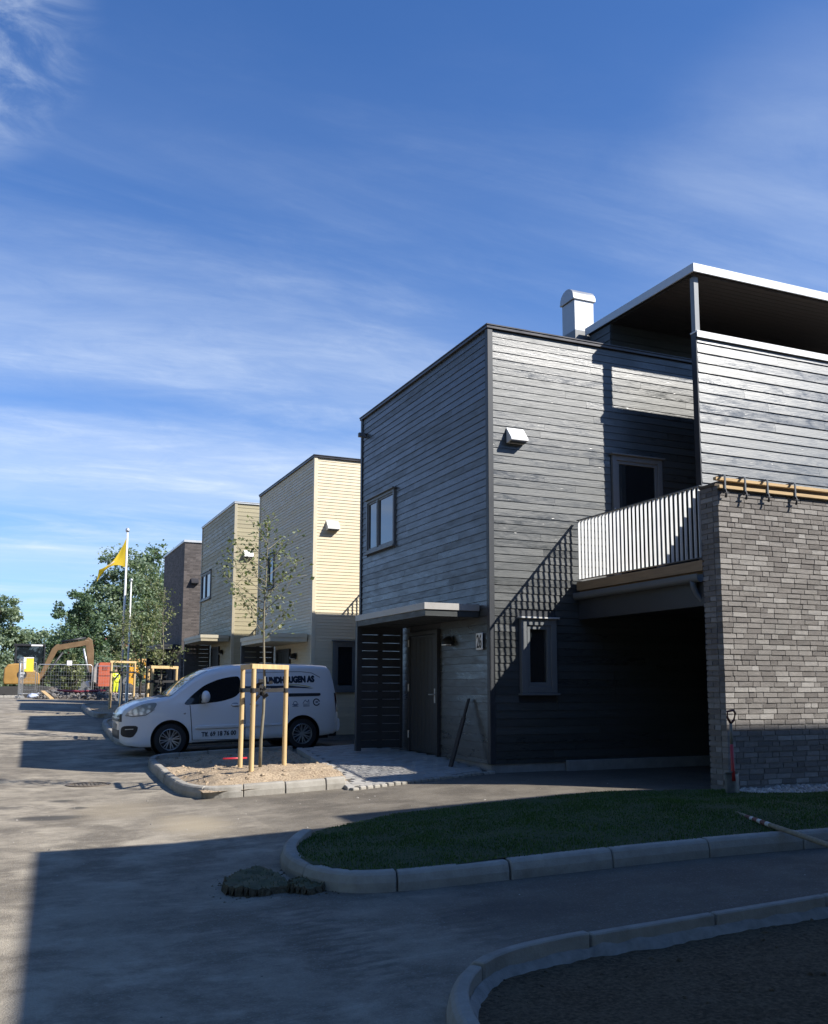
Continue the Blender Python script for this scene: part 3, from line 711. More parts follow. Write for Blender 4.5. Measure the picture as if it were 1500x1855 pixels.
def house_row(name, label, y0, y1, zb, zt, fm, gm, trim, pitch, cap, canm, num=None, brick=False, vent_m=None, front_win=None, gable_win=False, spout=False, seed=5):
    h = root(name, (XF, y0, zb), label, 'house'); fh = []; gh = []
    if front_win: fh.append((front_win[0]-y0-.06, front_win[1]-y0-.06, front_win[2]-.03, front_win[3]+.03))
    fh.append((y0+1.79-y0-.06, y0+3.05-y0-.06, 0, zb+2.25))
    if gable_win: gh.append((7.27-XF-.06, 7.94-XF-.06, 1.13, 2.40))
    if brick:
        m = MB(); m.box(XF, 16, y0, y1, zb+.05, zt-.10); m.build('brick_wall_shell', fm, h)
        m = MB(); q = .05; m.box(XF-q, 16, y0-q, y1+q, zt-.10, zt); m.build('roof', cap, h, bevel=.006, seg=1)
    else:
        shell(h, y0, y1, zb, zt, fm, gm, trim, pitch, fh, gh, seed=seed, cap=cap)
    if front_win: win(h, 'y', XF, *front_win[:4], mull=front_win[4] if len(front_win) > 4 else None)
    if gable_win: win(h, 'x', y0, 7.29, 7.92, 1.17, 2.36, fr=.08)
    canopy(h, y0+.3, zb, canm, trim); slat_screen(h, y0+3.35, zb+.1, M_scr if not brick else M_black); door(h, y0+1.79, y0+3.05, zb+.12, M_darktrim); wall_lamp(h, y0+1.37, zb+1.98)
    if vent_m: vent(h, 7.07, zt-1.62, y0-.018, vent_m)
    if spout: rain_spout(h, y1-.18, zt-.44, M_grey)
    return h
M_scr = pm('grey_brown_slats', (.09, .085, .08), .6, var=.15)
M_creamcan = pm('canopy_cream_metal', (.50, .45, .34), .5, var=.05)
hy = house_row('timber_house', 'cream boarded timber house directly behind the white van', 21.7, 27.04, 0, 6.94, M_cream, M_cream, M_creamtrim, .078, M_capd, M_creamtrim, vent_m=M_white, front_win=(25.3, 25.95, 4.0, 4.95), gable_win=True, seed=11)
deck(hy, 18.40, 21.67, 0, count=31)
ho = house_row('timber_house', 'olive yellow timber house with pale canopy, third in the row', 30.42, 35.96, .38, 7.35, M_olive, M_olive, M_olivetrim, .135, M_zinc, M_creamcan, vent_m=M_white, front_win=(34.05, 35.8, 4.45, 5.46, 35.0), seed=17)
deck(ho, 27.10, 30.39, .1, count=31)
def brickmat(name, ca, cb, mortar, sx=1.0):
    t = NT(name); sp = t.n('ShaderNodeSeparateXYZ'); t.lk(t.tc.outputs['Object'], sp.inputs[0]); cb_ = t.n('ShaderNodeCombineXYZ')
    t.lk(t.M('ADD', sp.outputs[0], sp.outputs[1]), cb_.inputs[0]); t.lk(sp.outputs[2], cb_.inputs[1])
    b = t.n('ShaderNodeTexBrick'); t.lk(cb_.outputs[0], b.inputs['Vector']); b.inputs['Scale'].default_value = 1; b.inputs['Brick Width'].default_value = .24; b.inputs['Row Height'].default_value = .068
    b.inputs['Mortar Size'].default_value = .007; b.inputs['Color1'].default_value = (*ca, 1); b.inputs['Color2'].default_value = (*cb, 1); b.inputs['Mortar'].default_value = (*mortar, 1)
    c = t.mix(1., b.outputs[0], t.mix(t.noise(3, 4, .6), (.7, .7, .7), (1.3, 1.3, 1.3)), 'MULTIPLY'); t.set(Base_Color=c, Roughness=.85, Specular_IOR_Level=.3); t.bump(t.M('SUBTRACT', 1., b.outputs[1]), .5, .01); return t.m
M_bk = brickmat('dark_brick', (.07, .06, .057), (.14, .12, .112), (.11, .10, .093))
hb = house_row('brick_house', 'dark brick house at the far end of the row with black slatted porch', 39.95, 45.47, .45, 7.42, M_bk, M_bk, M_darktrim, .12, M_zinc, M_darktrim, brick=True, vent_m=M_capd, seed=23)
deck(hb, 36.0, 39.9, .45, count=31)
# the next house of the row, beside and behind the camera: its shadow lies over the foreground
def house_near():
    h = root('timber_house', (6.66, -2.4, -.15), 'dark timber house standing out of frame behind the lawn', 'house')
    m = MB(); m.prism([(6.74, 3.5), (17, 3.5), (17, -2.4), (6.44, -2.4)], -.4, 6.97, 'z'); m.build('wall_core', M_darktrim, h)
    m = MB(); d_ = Vector((.30, 5.9)).normalized(); siding(m, (6.44, -2.4), (d_.x, d_.y), (-d_.y, d_.x), 5.85, -.1, 6.9, .12, (), 41); siding(m, (17, 3.5), (-1, 0), (0, 1), 10.1, -.1, 6.9, .12, (), 42); m.build('front_wall', M_dark, h, fix=False)
    m = MB(); m.box(10.5, 17, -2.4, 3.5, 6.972, 7.82); m.build('upper_wall', M_darktrim, h)
house_near()

# ------------------------------------------------------------------ brick carport wall
def brick_wall():
    w = root('brick_wall', (8.31, 9.32, 0), 'grey brown brick carport wall beside the lawn, topped with timber', 'wall')
    x0, x1, y0, y1, zt = 8.31, 16., 9.32, 9.65, 3.86; rn = random.Random(9)
    m = MB(); m.box(x0+.012, x1, y0+.012, y1-.012, -.3, zt-.03); m.build('mortar_core', pm('mortar', (.22, .21, .195), .95, var=.12, sc=25, bump=.3, bsc=90), w)
    t = NT('carport_bricks'); gm = t.n('ShaderNodeNewGeometry'); i = gm.outputs['Random Per Island']
    rp = t.n('ShaderNodeValToRGB'); t.lk(i, rp.inputs[0]); e = rp.color_ramp.elements
    e[0].color = (.115, .105, .098, 1); e[1].color = (.285, .272, .256, 1)
    for p, c in ((.25, (.148, .136, .127, 1)), (.55, (.176, .164, .153, 1)), (.8, (.212, .199, .186, 1))): q = e.new(p); q.color = c
    n1 = t.noise(14, 5, .65); n2 = t.noise(70, 4, .7, t.co((1, 1, 1.6))); c = t.mix(t.mr(n1, .3, .7), rp.outputs[0], t.mix(1., rp.outputs[0], (1.35, 1.33, 1.30), 'MULTIPLY'))
    t.set(Base_Color=t.mix(t.mr(n2, .5, .75, 0, .5), c, (.42, .40, .37)), Roughness=.88, Specular_IOR_Level=.3); t.bump(t.M('ADD', n2, t.M('MULTIPLY', n1, .7)), .6, .012)
    m = MB(); p = .068; k = 0; z = -.2
    def brick(a, b, c, d, z): 
        j = lambda s: rn.uniform(-s, s)
        vs = []
        for zz in (z+j(.002), z+.056+j(.003)):
            for (x, y) in ((a, c), (b, c), (b, d), (a, d)): vs.append((x+j(.0025), y+j(.003), zz+j(.002)))
        m.add(vs, [(0,1,5,4),(1,2,6,5),(2,3,7,6),(3,0,4,7),(4,5,6,7),(0,3,2,1)])
    while z < zt-.03:
        s = (k*.083+(k % 3)*.04+rn.uniform(0, .05)) % .24; x = x0+.10+s*.55
        # end header course
        brick(x0, x-.01, y0, y0+.10, z); o = .10+(k % 2)*.11
        brick(x0, x0+.1, y0+.11, y0+.115+o, z); brick(x0, x0+.1, y0+.125+o, y1, z)
        while x < 11.8:
            l = rn.choice((.225, .225, .225, .215, .11)); brick(x, x+l, y0, y0+.10, z); x += l+.009
        z += p; k += 1
    m.build('bricks', t.m, w, bevel=.004, seg=1, fix=False)
    m = MB(); m.box(x0-.01, x0+.13, y0+.05, y1+.02, zt+.012, zt+.05); m.build('end_cap', M_dkw, w, bevel=.003, seg=1)
    m = MB(); m.box(x0+.14, 13, y0+.07, y1, zt-.02, zt+.105); m.build('parapet_packing', M_dkw, w)
    b = MB(); b.box(8.30, 13, 9.275, 9.318, 3.825, 3.868); tag(b.build('timber_batten', M_woodx, bevel=.003, seg=1), 'lower pale timber batten clamped along the top of the brick wall', 'batten', 'battens on the brick wall')
    b = MB(); b.box(8.30, 13, 9.335, 9.39, 3.945, 3.985); tag(b.build('timber_batten', M_woodx, bevel=.003, seg=1), 'upper pale timber batten resting on the brick wall top', 'batten', 'battens on the brick wall')
    first = None
    for k, (x, lb) in enumerate(((8.385, 'grey screw clamp on battens, nearest the corner of the brick wall'), (8.72, 'grey screw clamp on battens, second from the brick wall corner'), (9.10, 'grey screw clamp on battens, third from the brick wall corner'), (9.58, 'grey screw clamp on battens, closest to the photo edge'))):
        if first is None:
            o = root('screw_clamp', (x, 9.3, 3.82), lb, 'clamp', 'clamps on the brick wall battens'); first = o; x0_ = x
            c = MB(); c.box(x-.014, x+.014, 9.258, 9.272, 3.81, 3.995); c.box(x-.016, x+.016, 9.272, 9.42, 3.99, 4.012); c.box(x-.014, x+.014, 9.272, 9.318, 3.80, 3.822); c.build('clamp_frame', M_grey, o, bevel=.003, seg=1)
            c = MB(); c.tube([(x-.005, 9.262, 3.81), (x+.01, 9.255, 3.76), (x-.01, 9.25, 3.705)], [.018, .013, .016], 8); c.tube([(x-.045, 9.255, 3.76), (x+.05, 9.255, 3.77)], .009, 6); c.build('clamp_handle', M_black, o, smooth=True)
        else:
            o = first.copy(); COL.objects.link(o); o.location = (x, 9.3, 3.82); o['label'] = lb
            for ch in list(first.children): c = ch.copy(); COL.objects.link(c); c.parent = o
M_dkw = pm('dark_weathered_timber', (.10, .075, .05), .8, var=.25, stretch=(.8, 8, 8))
brick_wall()

# ------------------------------------------------------------------ van
def van():
    ang = -R(1.48)
    v = root('delivery_van', (3.13-.925, 20.22, g(3.1, 19.3)-.025), 'white delivery van with company lettering parked beside the tree bed', 'van', rot=(0, ang, 0))
    ZT = [(-.16,.74),(-.13,.84),(-.05,.94),(.1,1.02),(.3,1.085),(.55,1.135),(.80,1.168),(.95,1.20),(1.13,1.345),(1.30,1.475),(1.46,1.58),(1.62,1.665),(1.76,1.715),(1.95,1.755),(2.2,1.785),(2.6,1.80),(3.1,1.80),(3.7,1.785),(4.1,1.765),(4.25,1.75),(4.325,1.67),(4.375,1.5),(4.43,1.2),(4.46,.9),(4.47,.7)]
    ZB = [(-.16,.42),(-.12,.30),(-.02,.245),(.3,.20),(.6,.19),(1.3,.235),(3.2,.25),(4.1,.27),(4.36,.30),(4.47,.36)]
    WD = [(-.16,.52),(-.13,.60),(-.08,.67),(0,.735),(.12,.79),(.3,.84),(.55,.88),(.9,.90),(4.0,.90),(4.25,.885),(4.36,.86),(4.44,.82),(4.47,.79)]
    SZ = [(.18,.93),(.27,.965),(.4,.985),(.6,1.0),(.85,1.0),(1.0,.985),(1.15,.955),(1.35,.92),(1.55,.885),(1.7,.855),(1.85,.83)]
    NZ = lambda P: [(x if x > .5 else .5+(x-.5)*.82, y) for x, y in P]
    ZT, ZB, WD = NZ(ZT), NZ(ZB), NZ(WD)
    def hermite(P):
        xs = np.array([p[0] for p in P]); ys = np.array([p[1] for p in P])
        return lambda t: float(np.interp(t, xs, ys))
    zt, zb, wd, sz = hermite(ZT), hermite(ZB), hermite(WD), hermite(SZ)
    def hw(x, z):
        tmb = 1-(1-sz(z))*min(max((x+.1)/.9, .25), 1); return wd(x)*tmb
    def ring(x):
        T, B = zt(x), zb(x); r = .135 if x > 1.75 else .10+.035*min(max((x-1.0)/.75, 0), 1)
        r = min(r, (T-B)*.4); P = []
        for i in range(3): P.append((hw(x, B)*i/3*.97, B))
        zs_ = B+.03
        P.append((hw(x, B)*.97, B))
        for i in range(15): z = zs_+(T-r-zs_)*i/14; P.append((hw(x, z), z))
        w0 = hw(x, T-r); cx = w0-r
        # rounded shoulder then a gently crowned roof / bonnet
        for i in range(1, 7):
            a = i/6*math.pi/2*.86; P.append((cx+r*math.cos(a), T-r+r*math.sin(a)*.93))
        ye, ze = P[-1]
        for i in range(1, 7): t = i/6; P.append((ye*(1-t), ze+(T+.02-ze)*math.sin(t*math.pi/2)))
        return P
    xs = sorted(set([p[0] for p in ZT]+[p[0] for p in WD]+[round(a, 3) for a in np.arange(.0, 4.4, .075)]))
    m = MB(); n = None
    for x in xs:
        P = ring(x); full = [(x, -y, z) for y, z in P]+[(x, y, z) for y, z in P[::-1][1:-1]]
        n = len(full); m.v += full
    for i in range(len(xs)-1):
        for k in range(n): m.f.append((i*n+k, i*n+(k+1) % n, (i+1)*n+(k+1) % n, (i+1)*n+k))
    m.f.append(tuple(range(n))); m.f.append(tuple(range((len(xs)-1)*n, len(xs)*n))[::-1])
    t = NT('van_white'); t.set(Base_Color=t.mix(t.noise(2, 4, .6), (.76, .77, .78), (.81, .82, .83)), Roughness=.28, Specular_IOR_Level=.5); t.b.inputs['Coat Weight'].default_value = .6; t.b.inputs['Coat Roughness'].default_value = .05
    wp = t.m; M_tyre = pm('tyre_rubber', (.022, .022, .023), .8, var=.2); M_vglass = glass_mat('van_glass', (.006, .008, .010), .03, 1.5); M_rim = pm('wheel_alloy', (.42, .43, .44), .32, .7, var=.06); M_lamp = None
    body = m.build('body', wp, v, smooth=True, angle=42, local=True)
    HX = (.925, 3.655)
    cut = MB()
    for hx in HX:
        for sgn in (-1, 1):
            a, b = (-1.1, -.56) if sgn < 0 else (.56, 1.1); N = 40
            cut.prism([(hx+.385*math.cos(2*math.pi*i/N), .33+.385*math.sin(2*math.pi*i/N)) for i in range(N)], a, b, 'y')
    c = cut.build('cut', wp, v, local=True)
    md = body.modifiers.new('b', 'BOOLEAN'); md.operation = 'DIFFERENCE'; md.object = c; md.solver = 'EXACT'
    bpy.context.view_layer.update(); dg = bpy.context.evaluated_depsgraph_get()
    me = bpy.data.meshes.new_from_object(body.evaluated_get(dg)); body.modifiers.clear(); body.data = me; me.name = 'body'
    cm = c.data; bpy.data.objects.remove(c); bpy.data.meshes.remove(cm)
    # arch liners
    for hx in HX:
        for sgn in (-1, 1):
            l = MB(); N = 24; pr = [(.383, 0), (.383, .30), (.05, .305)]
            l.lathe([(r, sgn*(.565)+sgn*o) for r, o in ((.02, .0), (.380, 0), (.380, .29))], (hx, 0, .33), 'y', 36)
            l.build('arch_liner', M_black, v, smooth=False, local=True, fix=False)
    for k, (hx, sgn) in enumerate(((HX[0], -1), (HX[1], -1), (HX[0], 1), (HX[1], 1))):
        c_ = (hx, sgn*.78, .325); w = MB()
        w.lathe([(.20, .085), (.225, .10), (.27, .105), (.305, .095), (.318, .07), (.322, 0), (.318, -.07), (.305, -.095), (.2, -.1)], c_, 'y', 40)
        wh = w.build('wheel', M_tyre, v, smooth=True, angle=50, local=True)
        rm = MB(); o = sgn
        rm.lathe([(.205, o*.02), (.215, o*.098), (.203, o*.104), (.196, o*.085), (.19, o*.02)], c_, 'y', 40)
        rm.lathe([(.0, o*.085), (.032, o*.083), (.04, o*.06), (.04, o*.03)], c_, 'y', 20)
        for s in range(8):
            for d in (-.13, .13):
                a = 2*math.pi*s/8+.2; a1 = a+d*.45; a2 = a+d*1.15
                p = (c_[0]+.03*math.cos(a1), c_[1]+o*.068, c_[2]+.03*math.sin(a1)); q = (c_[0]+.198*math.cos(a2), c_[1]+o*.085, c_[2]+.198*math.sin(a2)); rm.beam(p, q, .021, .022, (0, 1, 0))
        rm.build('rim', M_rim, wh, smooth=False, bevel=.003, seg=1, local=True)
        bk = MB(); bk.lathe([(.0, o*.03), (.2, o*.03)], c_, 'y', 28); bk.build('brake', M_black, wh, local=True)
    EPS = .005
    def sidepanel(name, poly, mat, par=v, eps=EPS, step=.03, bev=0, sgn=-1):
        """panel lying on the body side, outline given along the side"""
        xs_ = [p[0] for p in poly]; zs_ = [p[1] for p in poly]; bm = bmesh.new()
        vs = [bm.verts.new((x, 0, z)) for x, z in poly]; bm.faces.new(vs)
        for k in range(1, int((max(xs_)-min(xs_))/step)+1):
            bmesh.ops.bisect_plane(bm, geom=bm.verts[:]+bm.edges[:]+bm.faces[:], plane_co=(min(xs_)+k*step, 0, 0), plane_no=(1, 0, 0))
        for k in range(1, int((max(zs_)-min(zs_))/step)+1):
            bmesh.ops.bisect_plane(bm, geom=bm.verts[:]+bm.edges[:]+bm.faces[:], plane_co=(0, 0, min(zs_)+k*step), plane_no=(0, 0, 1))
        bm.verts.index_update(); m2 = MB(); m2.v = [(q.co.x, sgn*(hw(q.co.x, q.co.z)+eps), q.co.z) for q in bm.verts]; m2.f = [tuple(q.index for q in f.verts) for f in bm.faces]; bm.free()
        o = m2.build(name, mat, par, smooth=True, local=True, fix=False); 
        if bev:
            md = o.modifiers.new('s', 'SOLIDIFY'); md.thickness = bev; md.offset = 1 if sgn > 0 else -1
        return o
    def rp(P, n=3):
        Q = [tuple(p) for p in P]+[tuple(P[0])]
        for _ in range(n):
            q = []
            for a, b in zip(Q[:-1], Q[1:]): q += [(a[0]*.8+b[0]*.2, a[1]*.8+b[1]*.2), (a[0]*.2+b[0]*.8, a[1]*.2+b[1]*.8)]
            Q = q+[q[0]]
        return Q[:-1]
    wn = [(1.16,1.005),(1.36,1.20),(1.60,1.385),(1.88,1.495),(2.12,1.545),(2.34,1.56),(2.36,1.25),(2.22,1.125),(1.92,1.045),(1.4,1.005)]
    for sg in (-1, 1):
        f = sidepanel('side_window', rp(wn, 2), M_vglass, sgn=sg, eps=.006)
        lw = sidepanel('door_line', [(1.30,.99),(1.315,.99),(1.365,.30),(1.35,.30)], M_black, sgn=sg)
        sidepanel('door_line', [(2.41,1.64),(2.425,1.64),(2.433,.27),(2.418,.27)], M_black, sgn=sg)
        sidepanel('door_line', [(1.35,.30),(1.35,.291),(2.42,.262),(2.42,.274)], M_black, sgn=sg)
        sidepanel('door_line', [(3.335,1.62),(3.343,1.62),(3.346,.72),(3.335,.72)], M_black, sgn=sg)
        sidepanel('slide_rail', [(3.36,1.175),(4.06,1.165),(4.07,1.12),(4.03,1.105),(3.36,1.105)], M_black, sgn=sg, eps=.008)
        sidepanel('rubbing_strip', rp([(1.40,.535),(1.44,.575),(1.6,.585),(3.2,.565),(3.2,.52),(1.42,.50)], 2), wp, sgn=sg, eps=.004, bev=.016)
        sidepanel('sill_strip', [(1.36,.25),(3.22,.265),(3.22,.235),(1.36,.215)], M_black, sgn=sg)
        sidepanel('door_handle', rp([(2.13,.985),(2.17,.995),(2.31,.99),(2.33,.965),(2.29,.945),(2.15,.945)], 2), wp, sgn=sg, eps=.006, bev=.022)
        sidepanel('handle_recess', rp([(2.14,.995),(2.2,1.015),(2.29,1.01),(2.30,.93),(2.17,.93)], 2), M_grey, sgn=sg, eps=.003)
        sidepanel('door_handle', rp([(2.52,.985),(2.55,.995),(2.70,.99),(2.71,.965),(2.68,.945),(2.54,.945)], 2), wp, sgn=sg, eps=.006, bev=.022)
        sidepanel('tail_lamp', [(4.385,1.16),(4.425,1.15),(4.462,.76),(4.42,.745),(4.40,.95)], pm('dark_red_lens', (.05, .008, .01), .15, var=.05), sgn=sg, eps=.010)
        sidepanel('fuel_line' if sg > 0 else 'panel_crease', [(3.345,1.622),(3.345,1.634),(3.65,1.632),(3.9,1.60),(4.08,1.50),(4.07,1.49),(3.89,1.588),(3.65,1.62)], M_grey2, sgn=sg)
        sidepanel('panel_crease', [(2.43,1.615),(2.43,1.623),(3.3,1.627),(3.3,1.619)], M_grey2, sgn=sg)
        sidepanel('side_indicator', rp([(1.17,.83),(1.22,.85),(1.23,.825),(1.2,.81)], 1), pm('indicator_lens', (.30, .28, .27), .2), sgn=sg)
        # headlamp: dark housing, bright reflectors, clear cover
        hp = [(.07,.835),(.13,.905),(.30,1.005),(.44,1.055),(.64,1.065),(.66,1.03),(.60,.93),(.45,.83),(.22,.805)]
        t2 = NT('headlamp_reflector'); w_ = t2.n('ShaderNodeTexVoronoi'); w_.inputs['Scale'].default_value = 9; t2.lk(t2.tc.outputs['Object'], w_.inputs['Vector'])
        t2.set(Base_Color=t2.mix(t2.mr(w_.outputs['Distance'], .25, .5), (.85, .87, .92), (.30, .32, .36)), Metallic=.6, Roughness=.2)
        t2.b.inputs['Coat Weight'].default_value = 1.0; t2.b.inputs['Coat Roughness'].default_value = .02
        hl = sidepanel('headlamp', rp(hp, 1), t2.m, sgn=sg, eps=.007)
        bz = sidepanel('lamp_bezel', [(.07,.825),(.22,.795),(.45,.818),(.62,.93),(.60,.932),(.45,.833),(.22,.808),(.07,.838)], M_grey2, par=hl, sgn=sg, eps=.010)
        sidepanel('fog_intake', rp([(.0,.585),(.06,.625),(.31,.62),(.29,.50),(.20,.385),(.0,.42)], 2), M_black, sgn=sg, eps=.006)
        sidepanel('intake_trim', [(.07,.56),(.22,.565),(.22,.552),(.07,.545)], M_steel, sgn=sg, eps=.011)
        mm = MB(); mm.blob((1.60, sg*(.90+.12), 1.155), (.085, .10, .125), 3, 3, .06, 1.2)
        mi = mm.build('wing_mirror', wp, v, smooth=True, local=True)
        mm = MB(); mm.beam((1.58, sg*.86, 1.05), (1.59, sg*.98, 1.08), .09, .05); mm.build('mirror_arm', wp, mi, local=True, bevel=.015, seg=2)
    # windscreen and front face follow the body surface
    def top_panel(name, x0, x1, yk, mat, eps=.006, nx=14, ny=16):
        m2 = MB()
        for i in range(nx+1):
            x = x0+(x1-x0)*i/nx; P = ring(x)[-13:]; ys = [p[0] for p in P][::-1]; zs2 = [p[1] for p in P][::-1]; lim = yk(x)
            for j in range(ny+1):
                y = -lim+2*lim*j/ny; m2.v.append((x-eps*.6, y, float(np.interp(abs(y), ys, zs2))+eps))
        m2.f = [(i*(ny+1)+j, (i+1)*(ny+1)+j, (i+1)*(ny+1)+j+1, i*(ny+1)+j+1) for i in range(nx) for j in range(ny)]
        return m2.build(name, mat, v, smooth=True, local=True, fix=False)
    ws = top_panel('windscreen', .86, 1.70, lambda x: ring(x)[-7][0]+.012, M_vglass)
    w2 = MB(); w2.tube([(.86, -.6, 1.235), (.93, -.1, 1.275)], .012, 6); w2.tube([(.86, .1, 1.25), (.92, .6, 1.265)], .012, 6); w2.build('wiper', M_black, ws, local=True)
    top_panel('windscreen_cowl', .74, .86, lambda x: .72, M_black, eps=.004, nx=3)
    def front(name, pts, mat, par=v, e=.006):
        m2 = MB()
        def xf(y, z):                                      # nose surface: where half width equals |y|
            for x in np.arange(-.041, .5, .004):
                if hw(x, z) >= abs(y) and zt(x) >= z and zb(x) <= z: return float(x)
            return .2
        y0_, y1_, z0_, z1_ = pts; n1, n2 = 18, 5
        for i in range(n1+1):
            for j in range(n2+1):
                y = y0_+(y1_-y0_)*i/n1; z = z0_+(z1_-z0_)*j/n2; m2.v.append((xf(y, z)-e, y, z))
        m2.f = [(i*(n2+1)+j, (i+1)*(n2+1)+j, (i+1)*(n2+1)+j+1, i*(n2+1)+j+1) for i in range(n1) for j in range(n2)]
        return m2.build(name, mat, par, smooth=True, local=True, fix=False)
    gr = front('grille', (-.66, .66, .70, .855), M_black); front('grille_bar', (-.60, .60, .765, .785), M_rim, gr, .012); front('grille_bar', (-.60, .60, .835, .85), M_rim, gr, .012); front('grille_bar', (-.6, .6, .695, .71), M_rim, gr, .012)
    front('lower_grille', (-.58, .58, .36, .54), M_black); front('number_plate', (-.26, .26, .545, .655), M_frame, v, .014)
    b = MB(); b.prism([(4.40,.32),(4.50,.36),(4.52,.45),(4.515,.60),(4.44,.635),(4.36,.60),(4.36,.34)], -.80, .80, 'y'); b.build('rear_bumper', wp, v, bevel=.03, seg=3, local=True)
    b = MB(); b.box(4.30, 4.46, -.72, .72, .24, .335); b.build('bumper_skirt', M_black, v, bevel=.01, local=True)
    b = MB(); b.box(.2, 4.3, -.62, .62, .2, .42); b.build('underbody', M_black, v, local=True)
    b = MB(); b.tube([(1.78, .18, 1.72), (1.90, .2, 1.86)], .008, 6); b.build('aerial', M_black, v, local=True)
    # lettering on the near side
    def letter(name, body, x0, z0, w, h, mat, bold, slant=0, rot=0, heavy=0):
        vs, fs = text_mesh(body, 1, .0, bold); xs_ = [q[0] for q in vs]; ys_ = [q[1] for q in vs]; kx = w/(max(xs_)-min(xs_)); ky = h/.72
        L = MB()
        for q in vs:
            X = x0+(q[0]-min(xs_))*kx; Z = z0+q[1]*ky+(X-x0)*rot; L.v.append((X, -(hw(X, Z)+.006), Z))
        L.f = list(fs); b0 = list(L.v); nv_ = len(b0)
        for q, (dx, dz) in enumerate(((heavy, 0), (-heavy, 0), (0, heavy), (0, -heavy)) if heavy else ()):
            L.v += [(a[0]+dx, a[1]-.0006*(q+1), a[2]+dz) for a in b0]; L.f += [tuple(i+nv_*(q+1) for i in f) for f in fs]
        return L.build(name, mat, v, local=True, fix=False)
    M_ink = pm('lettering_ink', (.012, .022, .045), .4, var=.05); M_blue = pm('logo_blue_grey', (.12, .16, .24), .4); M_lime = pm('logo_yellow', (.45, .42, .10), .4)
    letter('company_lettering', '.LINDHAUGEN AS', 2.86, 1.395, 1.08, .125, M_ink, .03, rot=.012, heavy=.009)
    letter('company_lettering', 'n', 2.56, 1.21, .09, .10, M_ink, .03, heavy=.008)
    letter('phone_lettering', 'Tlf. 69 18 76 00', 1.54, .36, .70, .09, M_ink, .01, rot=.012, heavy=.0025)
    sidepanel('swoosh', [(2.40,1.345),(2.9,1.345),(3.4,1.335),(3.75,1.30),(3.92,1.262),(3.6,1.285),(3.2,1.295),(3.0,1.28),(2.98,1.30),(2.40,1.30)], M_ink)
    sidepanel('swoosh', [(3.35,1.345),(3.6,1.34),(3.85,1.295),(3.93,1.27),(3.82,1.315),(3.6,1.355),(3.35,1.36)], M_lime, eps=.007)
    def ringlogo(name, cx, cz, r0, r1, mat, a0=0, a1=2*math.pi, n=24):
        P = [(cx+r1*math.cos(a0+(a1-a0)*i/n), cz+r1*math.sin(a0+(a1-a0)*i/n)) for i in range(n+1)]+[(cx+r0*math.cos(a0+(a1-a0)*i/n), cz+r0*math.sin(a0+(a1-a0)*i/n)) for i in range(n, -1, -1)]
        return sidepanel(name, P, mat, step=.2)
    ringlogo('round_logo', 3.965, .975, .055, .078, M_ink, .15, 5.9); sidepanel('round_logo', [(3.945,.965),(4.0,.965),(4.0,.99),(3.945,.99)], M_ink)
    ringlogo('crest_logo', 3.50, .965, .032, .046, M_blue)
    for q in range(3): sidepanel('crest_logo', [(3.435+.02*q,.895+.02*q),(3.565-.02*q,.895+.02*q),(3.565-.02*q,.907+.02*q),(3.435+.02*q,.907+.02*q)], M_blue)
    sidepanel('crest_logo', [(3.44,.93),(3.47,.945),(3.47,.955),(3.43,.945)], M_blue); sidepanel('crest_logo', [(3.56,.93),(3.53,.945),(3.53,.955),(3.57,.945)], M_blue)
    for a, b_ in (((3.665,.955),(3.72,1.03)), ((3.72,1.03),(3.765,.975)), ((3.765,.975),(3.80,1.035)), ((3.80,1.035),(3.80,.955))):
        d = Vector((b_[0]-a[0], b_[1]-a[1])).normalized()*.006; sidepanel('house_logo', [(a[0]-d.y,a[1]+d.x),(a[0]+d.y,a[1]-d.x),(b_[0]+d.y,b_[1]-d.x),(b_[0]-d.y,b_[1]+d.x)], M_blue, step=.2)
    for zz in (.935, .91, .89): sidepanel('house_logo', [(3.67,zz),(3.81,zz+.002),(3.81,zz+.012),(3.67,zz+.010)], M_blue, step=.2)
    return v
van()

# ------------------------------------------------------------------ young trees with stakes
M_bark = pm('young_bark', (.20, .18, .13), .8, var=.25, sc=12, stretch=(1, 1, .3), bump=.3)
M_bark2 = pm('tree_bark', (.09, .075, .06), .9, var=.3, sc=4, stretch=(1, 1, .3), bump=.4)
M_leafy = leaf_mat('young_leaves', (.11, .14, .06), (.28, .29, .15), .35)
M_strap = pm('black_strap', (.02, .02, .022), .6, var=.2)
def leaves(m, rn, p, n, spread, size, up_=.3):
    for _ in range(n):
        c = Vector(p)+Vector((rn.gauss(0, spread), rn.gauss(0, spread), rn.gauss(0, spread*.8)))
        d = Vector((rn.gauss(0, 1), rn.gauss(0, 1), rn.gauss(-.2, .7))).normalized(); q = d.cross(Vector((rn.gauss(0, 1), rn.gauss(0, 1), rn.gauss(0, 1)))).normalized()
        l = size*rn.uniform(.6, 1.25); w = l*rn.uniform(.26, .38); nn = d.cross(q)*l*.12
        m.add([c, c+d*l*.5+q*w-nn, c+d*l, c+d*l*.5-q*w-nn], [(0, 1, 2, 3)])
